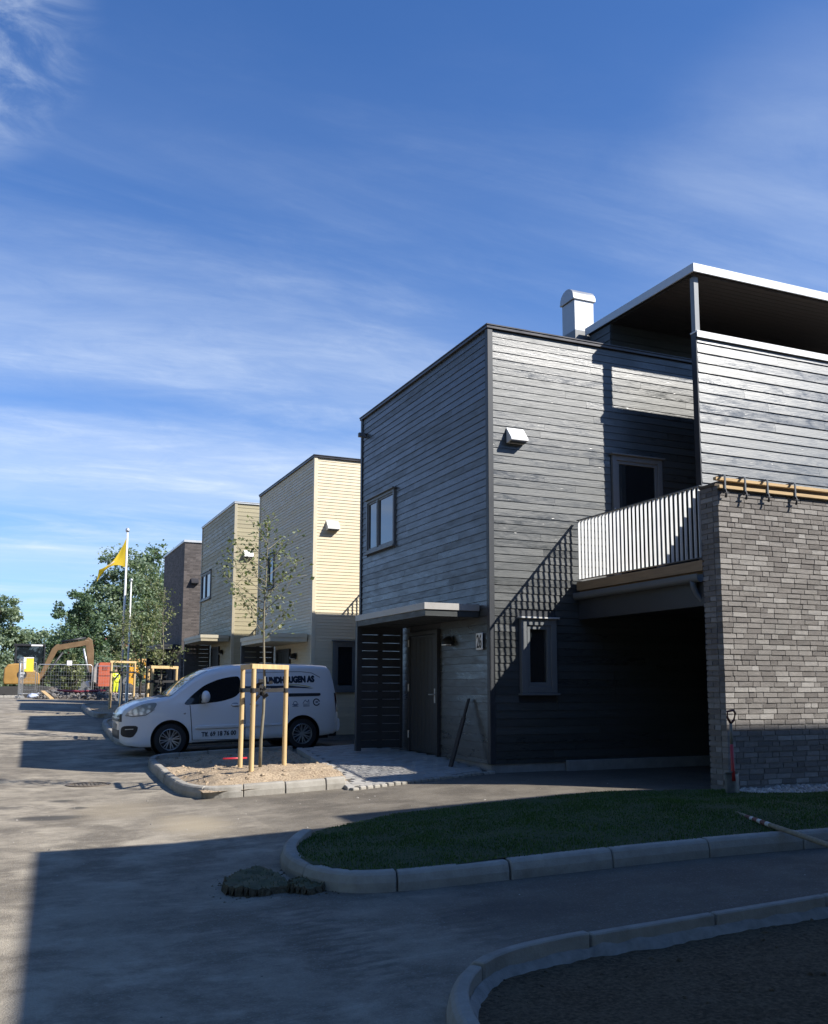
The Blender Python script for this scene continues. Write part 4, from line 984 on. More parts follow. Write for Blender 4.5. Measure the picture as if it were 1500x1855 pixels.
def young_tree(x, y, z, h, label, seed, dens=1.0, limbs=None, grp='young street trees held by stakes'):
    rn = random.Random(seed); t = root('young_tree', (x, y, z), label, 'tree', grp)
    P = [(x+.02*math.sin(k*1.3+seed), y+.02*math.cos(k*1.7), z-.05+(h)*k/9) for k in range(10)]
    m = MB(); m.tube(P, [.026-.022*k/9 for k in range(10)], 8); tr = m.build('trunk', M_bark, t, smooth=True)
    lm = MB(); lf = MB(); ld = limbs or [(rn.uniform(.36, .92), rn.uniform(0, 6.28), rn.uniform(.3, .75)) for _ in range(16)]
    for (hh, a, L_) in ld:
        b = Vector((x, y, z+h*hh)); pts = [b]; d = Vector((math.cos(a), math.sin(a), .55)).normalized(); n = 6
        for k in range(1, n+1):
            d = (d+Vector((rn.gauss(0, .12), rn.gauss(0, .12), .10))).normalized(); pts.append(pts[-1]+d*L_/n)
        lm.tube(pts, [.006*(1-k/(n+1))+.0015 for k in range(n+1)], 5)
        for k in range(1, n+1):
            leaves(lf, rn, pts[k], int(rn.uniform(4, 10)*dens*(.55+.25*k)), .045+.008*k, .066)
            if k > 2 and rn.random() < .6:
                e = pts[k]+Vector((rn.gauss(0, .12), rn.gauss(0, .12), rn.uniform(.03, .16))); lm.tube([pts[k], e], .003, 4); leaves(lf, rn, e, int(9*dens), .05, .07)
    for k in range(5, 10): leaves(lf, rn, P[k], int(14*dens), .085, .07)
    lm.build('branches', M_bark, t, smooth=True, fix=False); lf.build('crown', M_leafy, t, fix=False)
    return t
def stake_frame(pts, trunk, zt, label, grp='stake frames around the young trees'):
    """three round stakes, two head beams and a black strap tied to the trunk"""
    A, B_, C_ = pts; f = root('stake_frame', (A[0], A[1], A[2]), label, 'tree support', grp)
    for p in pts:
        m = MB(); m.tube([(p[0], p[1], p[2]-.25), (p[0]+.008, p[1], zt-.035)], [.036, .034], 14); m.build('stake', M_wood, f, smooth=True, angle=40)
    def ext(p, q, e): d = (Vector(q)-Vector(p)).normalized()*e; return (p[0]-d.x, p[1]-d.y), (q[0]+d.x, q[1]+d.y)
    for p, q, dz in ((A, C_, 0), (A, B_, .0015)):
        a, b = ext(p, q, .055); 
        if dz: a = (A[0]+(B_[0]-A[0])*.12, A[1]+(B_[1]-A[1])*.12)
        m = MB(); m.beam((a[0], a[1], zt+dz), (b[0], b[1], zt+dz), .045, .07); m.build('head_beam', M_wood, f, bevel=.004, seg=1)
    m = MB(); zs = zt-.34; T = trunk
    for p, q in ((B_, A), (A, (T[0]-.05, T[1])), ((T[0]+.05, T[1]), C_)):
        e = Vector((q[0]-p[0], q[1]-p[1])).normalized()*.04; m.beam((p[0]-e.x, p[1]-e.y, zs+.0), (q[0]+e.x, q[1]+e.y, zs+.012), .012, .055)
    rn = random.Random(3)
    for k in range(14):
        a = Vector((T[0]+rn.gauss(0, .035), T[1]+rn.gauss(0, .03), zs+rn.gauss(0, .07))); b = a+Vector((rn.gauss(0, .05), rn.gauss(0, .03), rn.gauss(0, .06))); m.beam(a, b, .012, .045)
    for p in pts: m.tube([(p[0], p[1], zs-.03), (p[0], p[1], zs+.035)], .041, 12)
    m.build('strap', M_strap, f); return f
T1 = (3.47, 13.46, .18); h1 = 3.56
lb1 = [(.50+(a-.37)*.82, b, c*.78) for a, b, c in [(.37,.4,.62),(.40,3.0,.55),(.42,5.9,.75),(.46,2.6,.85),(.48,.9,.5),(.50,3.6,.95),(.52,5.6,.8),(.55,2.9,1.0),(.58,.2,.75),(.60,3.4,.85),(.62,5.5,.95),(.64,1.9,.6),(.66,2.8,.95),(.68,.3,.7),(.72,3.3,.7),(.74,5.8,.6),(.78,2.4,.5),(.82,.5,.45),(.86,3.7,.4),(.92,1.5,.3)]]
young_tree(*T1, h1, 'young tree with sparse green leaves in front of the white van', 4, .45, lb1)
stake_frame([(3.23, 13.10, .06), (3.28, 13.98, .08), (3.85, 13.63, .1)], T1, 1.56, 'stake frame of new wood around the young tree in front of the van')
T2 = (3.5, 23.3, .2); young_tree(*T2, 3.5, 'young tree behind the front of the white van, before the brick house', 14, .7)
stake_frame([(3.22, 22.9, .15), (3.26, 23.85, .15), (3.86, 23.4, .15)], T2, 1.72, 'stake frame of new wood seen above the bonnet of the van')
T3 = (3.55, 32.4, .48); young_tree(*T3, 3.2, 'slender young tree near the flagpoles, farthest along the street', 24, .6)
stake_frame([(3.2, 32.0, .42), (3.3, 32.9, .42), (4.0, 32.5, .42)], T3, 2.05, 'stake frame farthest along the street, below the flagpoles')

# ------------------------------------------------------------------ things on the ground
M_red = pm('red_paint', (.42, .03, .035), .45, var=.12)
def shovel():
    x, y = 7.90, 8.80; s = root('spade', (x, y, .0), 'spade with red shaft stuck upright in the lawn at the brick corner', 'spade')
    m = MB(); n = 10; w = .105; h0, h1_ = -.02, .30; vs = []
    for j in range(7):
        z = h0+(h1_-h0)*j/6; ww = w*(1 if j > 1 else .93+.035*j)
        for i in range(n+1): u = -1+2*i/n; vs.append((x+u*ww, y-.02+.028*u*u+.02*(z-.15), z))
    m.add(vs, [(j*(n+1)+i, j*(n+1)+i+1, (j+1)*(n+1)+i+1, (j+1)*(n+1)+i) for j in range(6) for i in range(n)])
    m.box(x-w, x-.02, y-.03, y+.012, h1_-.004, h1_+.010); m.box(x+.02, x+w, y-.03, y+.012, h1_-.004, h1_+.010)
    b = m.build('blade', pm('worn_steel', (.20, .20, .19), .5, .5, var=.3, sc=10), s, smooth=True, angle=30); md = b.modifiers.new('s', 'SOLIDIFY'); md.thickness = .006
    m = MB(); m.tube([(x, y-.018, .20), (x, y-.012, .34), (x+.006, y, .62)], [.024, .021, .019], 12); m.build('shaft', M_red, s, smooth=True)
    m = MB(); m.tube([(x+.006, y, .622), (x+.016, y+.012, .86)], [.018, .017], 12); m.build('upper_shaft', pm('grey_wood', (.22, .20, .16), .7), s, smooth=True)
    m = MB(); q = Vector((x+.016, y+.012, .862)); m.tube([q, q+Vector((-.045, 0, .07)), q+Vector((-.045, .0, .14)), q+Vector((.05, 0, .155)), q+Vector((.075, 0, .12)), q+Vector((.05, 0, .04)), q], [.014]*7, 8); m.build('grip', pm('dark_red_plastic', (.10, .02, .02), .5), s, smooth=True)
shovel()
def pole():
    A, B_ = Vector((6.45, 7.15, .10)), Vector((5.30, 4.55, .155)); m = root('striped_pole', tuple(A), 'worn pole with red and white bands lying across the lawn kerb', 'pole')
    d = B_-A; cur = 0.; cols = [(.10, 'w'), (.14, 'r'), (.165, 'p'), (.205, 'r'), (.235, 'p'), (.275, 'r'), (.305, 'p'), (1.0, 'w')]
    mt = {'w': pm('weathered_pole_wood', (.22, .19, .13), .75, var=.3, sc=20), 'r': pm('faded_red_band', (.14, .05, .04), .7, var=.3, sc=30), 'p': pm('dirty_white_band', (.55, .53, .50), .7, var=.15, sc=30)}
    for e, c in cols:
        s = MB(); s.tube([A+d*cur, A+d*(e-.0005)], .021, 12); s.build('pole_section', mt[c], m, smooth=True, angle=40); cur = e
pole()
M_sod = soil_mat('turf_underside', (.06, .048, .03), (.11, .09, .058)); M_sodg = pm('turf_top', (.085, .085, .042), .9, var=.35, sc=14, bump=.6, bsc=60)
def sod(cx, cy, pts, h, label, seed):
    rn = random.Random(seed); s = root('turf_piece', (cx, cy, g(cx, cy)), label, 'turf', 'loose turf pieces'); N = 14
    def ht(x, y): return h*(.9+.22*noise.noise(Vector((x*3, y*3, seed))))+.02*noise.noise(Vector((x*14, y*14, seed)))-.05*max(0, noise.noise(Vector((x*5, y*5, seed+4))))
    xs = [p[0] for p in pts]; ys = [p[1] for p in pts]; st = .03; X = np.arange(min(xs), max(xs), st); Y = np.arange(min(ys), max(ys), st); top = MB(); idx = {}
    def vi(i, j):
        if (i, j) not in idx: idx[(i, j)] = len(top.v); top.v.append((X[i], Y[j], g(cx, cy)+ht(X[i], Y[j])))
        return idx[(i, j)]
    cells = [(i, j) for i in range(len(X)-1) for j in range(len(Y)-1) if inpoly(X[i]+st/2+.02*noise.noise(Vector((i*.5, j*.5, 1))), Y[j]+st/2, pts)]
    for i, j in cells: top.f.append((vi(i,j), vi(i+1,j), vi(i+1,j+1), vi(i,j+1)))
    cs = set(cells); side = MB()
    for i, j in cells:
        for di, dj, a, b in ((-1,0,(0,1),(0,0)),(1,0,(1,0),(1,1)),(0,-1,(0,0),(1,0)),(0,1,(1,1),(0,1))):
            if (i+di, j+dj) not in cs:
                p, q = [top.v[vi(i+c[0], j+c[1])] for c in (a, b)]; z0 = g(cx, cy)-.02; e = .028+.02*noise.noise(Vector((p[0]*9, p[1]*9, 3)))
                side.add([p, q, (q[0]+di*e, q[1]+dj*e, z0), (p[0]+di*e, p[1]+dj*e, z0)], [(0,1,2,3)])
    side.build('soil_edge', M_sod, s, fix=False, smooth=True); top.build('grass_top', M_sodg, s, smooth=True, fix=False)
    bl = MB()
    for _ in range(160):
        i, j = rn.choice(cells); x, y = X[i]+rn.random()*st, Y[j]+rn.random()*st; z = g(cx, cy)+ht(x, y); a = rn.uniform(0, 6.28); w = .004; hh = rn.uniform(.008, .022); l = hh*rn.uniform(0, .9); b = rn.uniform(0, 6.28)
        bl.add([(x-math.cos(a)*w, y-math.sin(a)*w, z), (x+math.cos(a)*w, y+math.sin(a)*w, z), (x+l*math.cos(b), y+l*math.sin(b), z+hh)], [(0,1,2)])
    t = NT('turf_blades'); gm = t.n('ShaderNodeNewGeometry'); t.set(Base_Color=t.mix(gm.outputs['Random Per Island'], (.05, .055, .022), (.15, .135, .065)), Roughness=.8)
    o = bl.build('blades', t.m, s, fix=False); o['kind'] = 'stuff'
sod(1.85, 7.2, [(1.58, 7.15), (1.60, 6.95), (1.78, 6.84), (1.99, 6.88), (2.05, 7.1), (2.05, 7.45), (1.95, 7.66), (1.84, 7.58), (1.70, 7.40)], .062, 'larger dark piece of loose turf lying on the asphalt', 2)
sod(2.13, 6.88, [(1.99, 6.82), (2.10, 6.70), (2.22, 6.74), (2.25, 6.95), (2.16, 7.14), (2.06, 7.05)], .055, 'smaller clump of turf leaning against the lawn kerb', 6)
crumbs('turf_crumbs', [(1.45, 6.75), (2.3, 6.6), (2.32, 7.2), (2.1, 7.75), (1.7, 7.75), (1.45, 7.2)], g, 260, .004, .018, M_sod, 15)
def plank():
    p = root('leaning_board', (6.36, 13.22, .05), 'dark board leaning against the house wall below the number plate', 'board')
    m = MB(); A = Vector((6.36, 13.22, .05)); B_ = Vector((6.71, 13.27, 1.10)); m.beam(A, A.lerp(B_, .72), .11, .03, (1, 0, 0)); m.build('board', pm('dark_damp_wood', (.022, .02, .019), .8, var=.3), p, bevel=.004, seg=1)
    m = MB(); m.beam(A.lerp(B_, .72), B_, .07, .028, (1, 0, 0)); m.build('board_tip', pm('dark_damp_wood_tip', (.015, .014, .014), .8), p, bevel=.012, seg=2)
plank()
def grate():
    x, y = 1.28, 15.4; z = g(x, y); o = root('drain_cover', (x, y, z), 'rusty drain cover in the sunlit asphalt left of the tree bed', 'drain')
    m = MB(); m.lathe([(.33, .004), (.33, .014), (.27, .016), (.27, .004)], (x, y, z), 'z', 32); m.build('frame_ring', pm('cast_iron', (.14, .115, .09), .7, .3, var=.3, sc=14), o)
    m = MB()
    for i in range(-4, 5):
        for j in range(-4, 5):
            if i*i+j*j < 17: m.box(x+i*.056-.02, x+i*.056+.02, y+j*.056-.02, y+j*.056+.02, z+.002, z+.015)
    m.build('cover', pm('cast_iron_cover', (.16, .135, .105), .7, .2, var=.35, sc=20), o)
grate()
m = MB(); m.tube([(3.18, 14.7, .17), (3.56, 14.72, .17)], .014, 8); tag(m.build('red_rod', pm('red_plastic', (.55, .03, .05), .4), smooth=True), 'short red plastic pipe lying in the tree bed behind the stakes', 'pipe')

# ------------------------------------------------------------------ flagpoles
def flagpole(x, y, z, h, r, label):
    p = root('flagpole', (x, y, z), label, 'flagpole', 'white flagpoles'); m = MB(); m.tube([(x, y, z-.1), (x, y, z+h*.5), (x, y, z+h)], [r, r*.85, r*.6], 12); m.build('pole', M_white, p, smooth=True)
    m = MB(); m.lathe([(0, .0), (r*1.2, .01), (r*1.5, r*1.2), (r*1.2, r*2.4), (0, r*3.2)], (x, y, z+h), 'z', 12); m.build('finial', M_steel, p, smooth=True)
    m = MB(); m.tube([(x, y, z-.1), (x, y, z+.9)], r*1.5, 12); m.build('foot_sleeve', M_steel, p, smooth=True, angle=40)
flagpole(4.84, 43.81, .48, 7.72, .065, 'tall white flagpole flying the yellow flag'); flagpole(5.58, 48, .5, 5.9, .05, 'shorter bare white flagpole behind the tall one')
def flag():
    x, y = 4.80, 43.8; P = {}; m = MB(); nu, nv = 22, 16
    t = NT('flag_cloth'); t.set(Base_Color=t.mix(t.noise(2, 4, .6), (.80, .52, .02), (.86, .60, .03)), Roughness=.7); tl = t.n('ShaderNodeBsdfTranslucent'); tl.inputs[0].default_value = (.85, .6, .03, 1); ms = t.n('ShaderNodeMixShader'); ms.inputs[0].default_value = .45
    t.lk(t.b.outputs[0], ms.inputs[1]); t.lk(tl.outputs[0], ms.inputs[2]); t.lk(ms.outputs[0], t.t.nodes['Material Output'].inputs[0])
    def pt(u, v):
        # hoist 1.35 m on the pole, the fly droops and folds
        def q3(P, t): return tuple((1-t)*(1-t)*P[0][k]+2*t*(1-t)*P[1][k]+t*t*P[2][k] for k in (0, 1))
        a = q3(((0, 0), (-.42, -1.25), (-1.14, -1.54)), u); b = q3(((0, -1.35), (-.70, -1.02), (-1.17, -2.05)), u)
        dy = .16*math.sin(5.5*u+2.6*v)*u+.06*math.sin(12*u-4*v)*u
        return (x+a[0]*(1-v)+b[0]*v, y+dy, 7.93+a[1]*(1-v)+b[1]*v)
    for i in range(nu+1):
        for j in range(nv+1): m.v.append(pt(i/nu, j/nv))
    m.f = [(i*(nv+1)+j, (i+1)*(nv+1)+j, (i+1)*(nv+1)+j+1, i*(nv+1)+j+1) for i in range(nu) for j in range(nv)]
    f = root('flag', (x, y, 7.95), 'yellow flag with a pale emblem drooping from the tall pole', 'flag'); m.build('cloth', t.m, f, smooth=True, fix=False)
    e = MB()
    for i in range(5):
        for j in range(5): q = pt(.42+.22*i/4, .38+.26*j/4); e.v.append((q[0]-.004, q[1]-.03, q[2]))
    e.f = [(i*5+j, (i+1)*5+j, (i+1)*5+j+1, i*5+j+1) for i in range(4) for j in range(4) if (i, j) not in ((0, 0), (3, 3))]; e.build('emblem', pm('flag_emblem', (.50, .45, .42), .7), f, smooth=True, fix=False)
flag()

# ------------------------------------------------------------------ building site at the end of the street
M_exc = pm('excavator_yellow', (.34, .19, .05), .45, var=.15, sc=2); M_excb = pm('excavator_boom', (.17, .105, .05), .5, var=.2, sc=2); M_rub = pm('track_rubber', (.04, .038, .036), .8, var=.2)
def excavator():
    y = 62.0; Z = .55; e = root('excavator', (1.4, y, Z), 'tan tracked excavator with arched boom behind the site fence', 'excavator')
    def P(l): return [(a, b+Z) for a, b in l]
    for s in (-.75, .75):
        m = MB(); m.prism(P([(-.25,.10),(0,0),(2.55,0),(2.85,.12),(2.95,.35),(2.8,.58),(2.5,.66),(0,.66),(-.25,.56),(-.35,.33)]), y+s-.25, y+s+.25, 'y'); m.build('track', M_rub, e, bevel=.04)
    m = MB(); m.box(.4, 2.2, y-.6, y+.6, Z+.3, Z+.72); m.build('undercarriage', M_black, e, bevel=.03)
    m = MB(); m.prism(P([(.05,.78),(0,1.0),(.03,1.7),(.22,1.96),(.6,2.02),(1.62,2.02),(1.7,1.6),(2.0,1.45),(2.05,.78)]), y-1.05, y+1.05, 'y'); b = m.build('body', M_exc, e, bevel=.08, seg=3)
    m = MB(); m.lathe([(.0, -1.06), (.27, -1.06), (.27, -1.04)], (1.02, y, Z+1.35), 'y', 20); m.build('round_badge', M_black, b)
    m = MB(); m.box(.88, 1.16, y-1.072, y-1.062, Z+1.38, Z+1.5); m.box(.92, 1.1, y-1.072, y-1.062, Z+1.22, Z+1.31); m.build('badge_mark', M_white, b)
    m = MB()
    for a in ((.58, .60), (2.12, .60), (.58, -.75), (2.18, -.75)): m.box(a[0], a[0]+.09, y+a[1]-.05, y+a[1]+.05, Z+1.9, Z+3.1)
    m.box(.5, 2.26, y-.82, y+.68, Z+3.06, Z+3.2); c = m.build('cab', M_black, e, bevel=.02)
    m = MB(); m.box(.62, 2.18, y-.74, y+.6, Z+1.95, Z+3.05); m.build('cab_glass', M_glass, c)
    m = MB(); m.box(1.45, 2.1, y-.9, y-.83, Z+3.06, Z+3.16); m.build('work_lamp', M_white, c, bevel=.02)
    m = MB(); m.prism(P([(1.85,.95),(2.05,.85),(2.35,1.5),(3.0,2.85),(4.65,3.2),(4.8,3.5),(4.55,3.55),(2.9,3.22),(2.65,2.95)]), y-.16, y+.16, 'y'); m.build('boom', M_excb, e, bevel=.03)
    m = MB(); m.prism(P([(4.55,3.5),(4.75,3.72),(5.0,3.55),(5.12,2.9),(5.15,1.35),(4.95,1.3),(4.75,2.4)]), y-.13, y+.13, 'y'); m.build('stick', M_excb, e, bevel=.02)
    for a, b_, r in (((2.15, 1.0), (3.3, 2.75), .075), ((3.2, 3.38), (4.6, 3.66), .075), ((4.5, 3.0), (4.85, 1.5), .06)):
        m = MB(); m.tube([(a[0], y-.2, a[1]+Z), (b_[0], y-.2, b_[1]+Z)], r, 10); m.build('hydraulic_cylinder', M_black if r > .07 else M_steel, e, smooth=True)
    m = MB(); m.prism(P([(4.75,1.35),(5.25,1.4),(5.5,1.0),(5.5,.35),(5.2,.0),(4.85,.05),(5.1,.5),(4.95,.9)]), y-.45, y+.45, 'y'); k = m.build('bucket', M_black, e, bevel=.03)
    m = MB(); m.tube([(4.7, y-.5, Z+.95), (4.85, y-.5, Z+.72), (5.0, y-.5, Z+.55)], [.10, .08, .05], 8); m.tube([(4.72, y-.52, Z+.92), (5.0, y-.52, Z+.98)], .06, 8); m.build('link', M_white, k, smooth=True)
excavator()
def fence_panel(x0, x1, y, z0, h, label, yb=None):
    yb = y if yb is None else yb; f = root('fence_panel', (x0, y, z0), label, 'fence', 'temporary site fence panels'); m = MB()
    A, B_ = Vector((x0, y, 0)), Vector((x1, yb, 0)); zz = lambda p, z: (p.x, p.y, z0+z)
    m.tube([zz(A, 0), zz(A, h-.08), zz(A.lerp(B_, .03), h), zz(A.lerp(B_, .97), h), zz(B_, h-.08), zz(B_, 0)], .024, 8); m.tube([zz(A, .25), zz(B_, .25)], .02, 6); m.build('frame', M_steel, f, smooth=True)
    w = MB(); n = max(int((B_-A).length/.14), 2)
    for i in range(1, n): p = A.lerp(B_, i/n); w.tube([zz(p, .25), zz(p, h)], .0035, 4, False)
    for k in range(1, 8): w.tube([zz(A, .25+(h-.25)*k/8), zz(B_, .25+(h-.25)*k/8)], .0035, 4, False)
    w.build('mesh', M_steel, f, fix=False)
    m = MB()
    for p in (A, B_): m.box(p.x-.12, p.x+.12, p.y-.3, p.y+.3, z0, z0+.13)
    m.build('foot_block', M_conc2, f, bevel=.02); return f
fence_panel(.82, 1.0, 58, .55, 2.25, 'site fence panel seen nearly edge on at the left end', 55.8); fence_panel(.86, 1.75, 57.0, .55, 2.05, 'short site fence panel carrying the yellow sign', 59.5)
fence_panel(1.8, 4.75, 58, .55, 1.92, 'site fence panel with the small white sign, in front of the boom'); fence_panel(4.85, 7.8, 58, .55, 1.86, 'site fence panel in front of the orange container')
m = MB(); m.box(1.02, 1.56, 57.78, 57.80, 2.05, 2.86); s = root('site_sign', (1.3, 57.8, 2.05), 'yellow and white warning sign on the site fence', 'sign'); m.build('board', pm('sign_yellow', (.80, .62, .05), .5), s)
m = MB(); m.box(1.02, 1.16, 57.765, 57.778, 2.2, 2.84); m.box(1.16, 1.56, 57.765, 57.778, 2.80, 2.86); m.build('white_field', M_white, s)
m = MB(); m.box(3.34, 3.62, 57.94, 57.955, 2.42, 2.70); tag(m.build('small_sign', M_white, bevel=.01), 'small square white sign hanging on the site fence', 'sign')
def container():
    y = 60.0; o = root('site_container', (5.6, y, .7), 'narrow red orange site container on a black trestle', 'container'); M_or = pm('container_orange', (.46, .10, .045), .6, var=.2, sc=2)
    m = MB(); m.prism([(5.28,1.22),(6.02,1.22),(6.02,2.55),(5.9,2.66),(5.34,2.66),(5.28,2.5)], y, y+1.4, 'y'); b = m.build('body', M_or, o, bevel=.02)
    m = MB(); m.box(5.34, 5.96, y-.02, y, 1.85, 1.90); m.box(5.5, 5.8, y-.02, y, 2.2, 2.42); m.build('panel_lines', pm('container_orange_dark', (.26, .06, .035), .6), b)
    m = MB()
    for a, b_ in (((5.2, .72), (5.5, 1.2)), ((5.75, 1.2), (6.1, .72)), ((5.2, .72), (6.1, .8))): m.beam((a[0], y+.05, a[1]), (b_[0], y+.05, b_[1]), .09, .09); m.beam((a[0], y+1.2, a[1]), (b_[0], y+1.2, b_[1]), .09, .09)
    m.beam((5.3, y, 1.16), (5.3, y+1.4, 1.16), .1, .1); m.beam((6.0, y, 1.16), (6.0, y+1.4, 1.16), .1, .1); m.build('trestle', M_black, o)
    m = MB(); m.prism([(5.0,1.5),(5.05,2.3),(5.18,2.62),(5.26,2.62),(5.26,1.4)], y+.1, y+.9, 'y'); m.build('side_hatch', pm('pale_hatch', (.35, .31, .28), .6), o, bevel=.02)
container()
def loader():
    y = 64.0; o = root('yellow_machine', (8.0, y, .55), 'yellow lifting machine with upright frame beside the slatted porch', 'machine'); M_y = pm('machine_yellow', (.72, .34, .02), .45, var=.12, sc=2)
    m = MB(); m.box(7.35, 8.85, y-.15, y+.5, 2.78, 3.02); m.build('top_beam', pm('machine_beam', (.60, .36, .14), .5), o, bevel=.02)
    m = MB(); m.prism([(7.5,.8),(7.78,.8),(7.86,2.4),(7.95,2.75),(7.55,2.75)], y-.1, y+.2, 'y'); m.build('leg', M_y, o, bevel=.03)
    m = MB(); m.prism([(8.48,1.75),(8.86,1.7),(8.9,2.76),(8.42,2.76)], y-.2, y+.3, 'y'); m.build('mast', M_y, o, bevel=.03)
    m = MB(); m.prism([(7.8,2.3),(8.2,2.05),(8.5,2.25),(8.5,2.6),(8.1,2.55),(7.8,2.75)], y-.05, y+.25, 'y'); m.build('lift_arm', M_y, o, bevel=.03)
    m = MB(); m.box(7.2, 9.0, y, y+1.4, .75, 1.2); m.build('base', M_black, o, bevel=.05)
    for x in (7.5, 8.7):
        m = MB(); m.lathe([(0, -.15), (.2, -.16), (.42, -.12), (.45, 0), (.42, .12), (.2, .16), (0, .15)], (x, y-.1, .98), 'y', 24); m.build('wheel', M_rub, o, smooth=True)
loader()
def skin(name, pts, edges, radii, mat, parent, sub=2):
    me = bpy.data.meshes.new(name); me.from_pydata(pts, edges, []); me.materials.append(mat); o = bpy.data.objects.new(name, me); COL.objects.link(o)
    if parent: o.parent = parent
    md = o.modifiers.new('skin', 'SKIN'); md.use_smooth_shade = True
    for i, r in enumerate(radii): me.skin_vertices[0].data[i].radius = (r if hasattr(r, '__len__') else (r, r))
    me.skin_vertices[0].data[0].use_root = True
    s = o.modifiers.new('sub', 'SUBSURF'); s.levels = sub; s.render_levels = sub; return o
def worker():
    x, y, z = 6.60, 63.0, .72; p = root('person', (x, y, z), 'person in yellow high visibility clothing standing by the orange container', 'person', rot=(0, 0, R(35)))
    sk = pm('skin', (.45, .27, .19), .6, var=.05); hv = pm('high_visibility_yellow', (.66, .72, .02), .6, var=.08); tr = pm('reflective_tape', (.62, .63, .62), .4, var=.05); bt = pm('work_boots', (.06, .05, .04), .7); hr = pm('brown_hair', (.08, .05, .03), .7)
    J = [(0,0,.93),(0,.01,1.12),(0,.0,1.36),(0,.0,1.48),(0,-.02,1.60),(0,-.03,1.69),(-.19,0,1.40),(-.26,-.04,1.14),(-.22,-.22,1.02),(.19,0,1.40),(.26,-.02,1.13),(.25,-.14,.90),(-.10,0,.90),(-.12,-.03,.50),(-.12,.02,.09),(-.12,-.15,.04),(.10,0,.90),(.12,-.02,.50),(.13,.05,.09),(.13,-.12,.04)]
    E_ = [(0,1),(1,2),(2,3),(3,4),(4,5),(2,6),(6,7),(7,8),(2,9),(9,10),(10,11),(0,12),(12,13),(13,14),(14,15),(0,16),(16,17),(17,18),(18,19)]
    Rd = [.13,.13,.15,.06,.095,.08,.062,.048,.036,.062,.048,.036,.095,.068,.048,.045,.095,.068,.048,.045]
    b = skin('body', J, E_, Rd, sk, p)
    skin('jacket', [J[0],J[1],J[2],J[6],J[7],(-.23,-.18,1.045),J[9],J[10],(.255,-.11,.95)], [(0,1),(1,2),(2,3),(3,4),(4,5),(2,6),(6,7),(7,8)], [.155,.155,.18,.085,.07,.058,.085,.07,.058], hv, p)
    skin('trousers', [(0,0,.93),J[12],J[13],(-.12,.02,.13),J[16],J[17],(.13,.05,.13)], [(0,1),(1,2),(2,3),(0,4),(4,5),(5,6)], [.15,.12,.09,.075,.12,.09,.075], hv, p)
    for s, a in ((-.12, .02), (.13, .05)): skin('boot', [(s, a, .12), (s, a, .05), (s, a-.17, .04)], [(0,1),(1,2)], [.065,.06,.05], bt, p)
    m = MB(); m.blob((0, -.015, 1.665), (.105, .115, .115), 2, 3, .05); m.build('hair', hr, p, smooth=True, local=True)
    m = MB(); m.blob((0, -.135, 1.625), (.016, .024, .022), 2, 2, .02); m.build('nose', sk, p, smooth=True, local=True)
    for s in (-.035, .035): m = MB(); m.blob((s, -.112, 1.645), (.012, .01, .009), 2, 2, 0); m.build('eye', M_black, p, smooth=True, local=True)
    m = MB(); m.box(-.03, .03, -.118, -.108, 1.578, 1.586); m.build('mouth', pm('lips', (.30, .12, .10), .6), p, local=True)
    for s in (-1, 1):
        h = MB(); c0 = J[8] if s < 0 else J[11]; c0 = Vector(c0)
        h.blob(c0+Vector((0, -.02, -.03)), (.035, .02, .045), 4, 2, .05)
        for k in range(4): q = c0+Vector(((k-1.5)*.017, -.03, -.065)); h.tube([q, q+Vector((0, -.012, -.035-.006*(k in (1, 2)))), q+Vector((0, .004, -.06-.01*(k in (1, 2))))], [.0095, .009, .007], 6)
        q = c0+Vector((-s*.035, -.02, -.02)); h.tube([q, q+Vector((-s*.02, -.02, -.03)), q+Vector((-s*.018, -.03, -.055))], [.011, .010, .008], 6); h.build('hand', sk, p, smooth=True, local=True)
    m = MB()
    for zz, r in ((1.08, .165), (1.24, .172)): m.lathe([(r, 0), (r, .05)], (0, .005, zz), 'z', 20)
    m.build('reflective_band', tr, p, local=True, fix=False)
worker()
def heap(cx, cy, z, rx, ry, h, mat, label, seed, n=140):
    rn = random.Random(seed); o = root('rubble_heap', (cx, cy, z), label, 'heap', 'heaps on the building site'); N = 24; m = MB()
    for i in range(N+1):
        for j in range(N+1):
            u, v = -1+2*i/N, -1+2*j/N; k = max(1-(u*u+v*v), 0)**.7; x, y = cx+u*rx, cy+v*ry; m.v.append((x, y, z-.05+h*k*(.8+.5*noise.noise(Vector((x*1.1, y*1.1, seed))))+.10*noise.noise(Vector((x*3.5, y*3.5, seed)))*k))
    m.f = [(i*(N+1)+j, (i+1)*(N+1)+j, (i+1)*(N+1)+j+1, i*(N+1)+j+1) for i in range(N) for j in range(N)]; m.build('heap_soil', mat, o, smooth=True, fix=False)
    s = MB()
    for _ in range(n): a = rn.uniform(0, 6.28); r = math.sqrt(rn.random()); x, y = cx+rx*r*math.cos(a)*.95, cy+ry*r*math.sin(a)*.95; s.blob((x, y, z+h*max(1-r*r, 0)**.7*.85), (rn.uniform(.04, .16), rn.uniform(.04, .14), rn.uniform(.03, .1)), rn.random()*50, 1, .5)
    q = s.build('stones', M_rub2, o, fix=False); q['kind'] = 'stuff'
M_rub2 = pm('rubble_stone', (.15, .14, .13), .85, var=.3, sc=6, island=.4)
M_heap = soil_mat('site_soil', (.06, .05, .042), (.13, .11, .09))
heap(2.6, 55.5, .55, 1.0, 1.6, .62, M_heap, 'pointed dark soil heap below the fence with the white sign', 3); heap(4.4, 54.5, .55, 1.8, 1.4, .42, M_heap, 'long low heap of soil and stones below the bucket', 5, 260); heap(6.6, 52.5, .5, 1.6, 1.4, .35, M_heap, 'low rubble heap in front of the orange container', 8, 220)
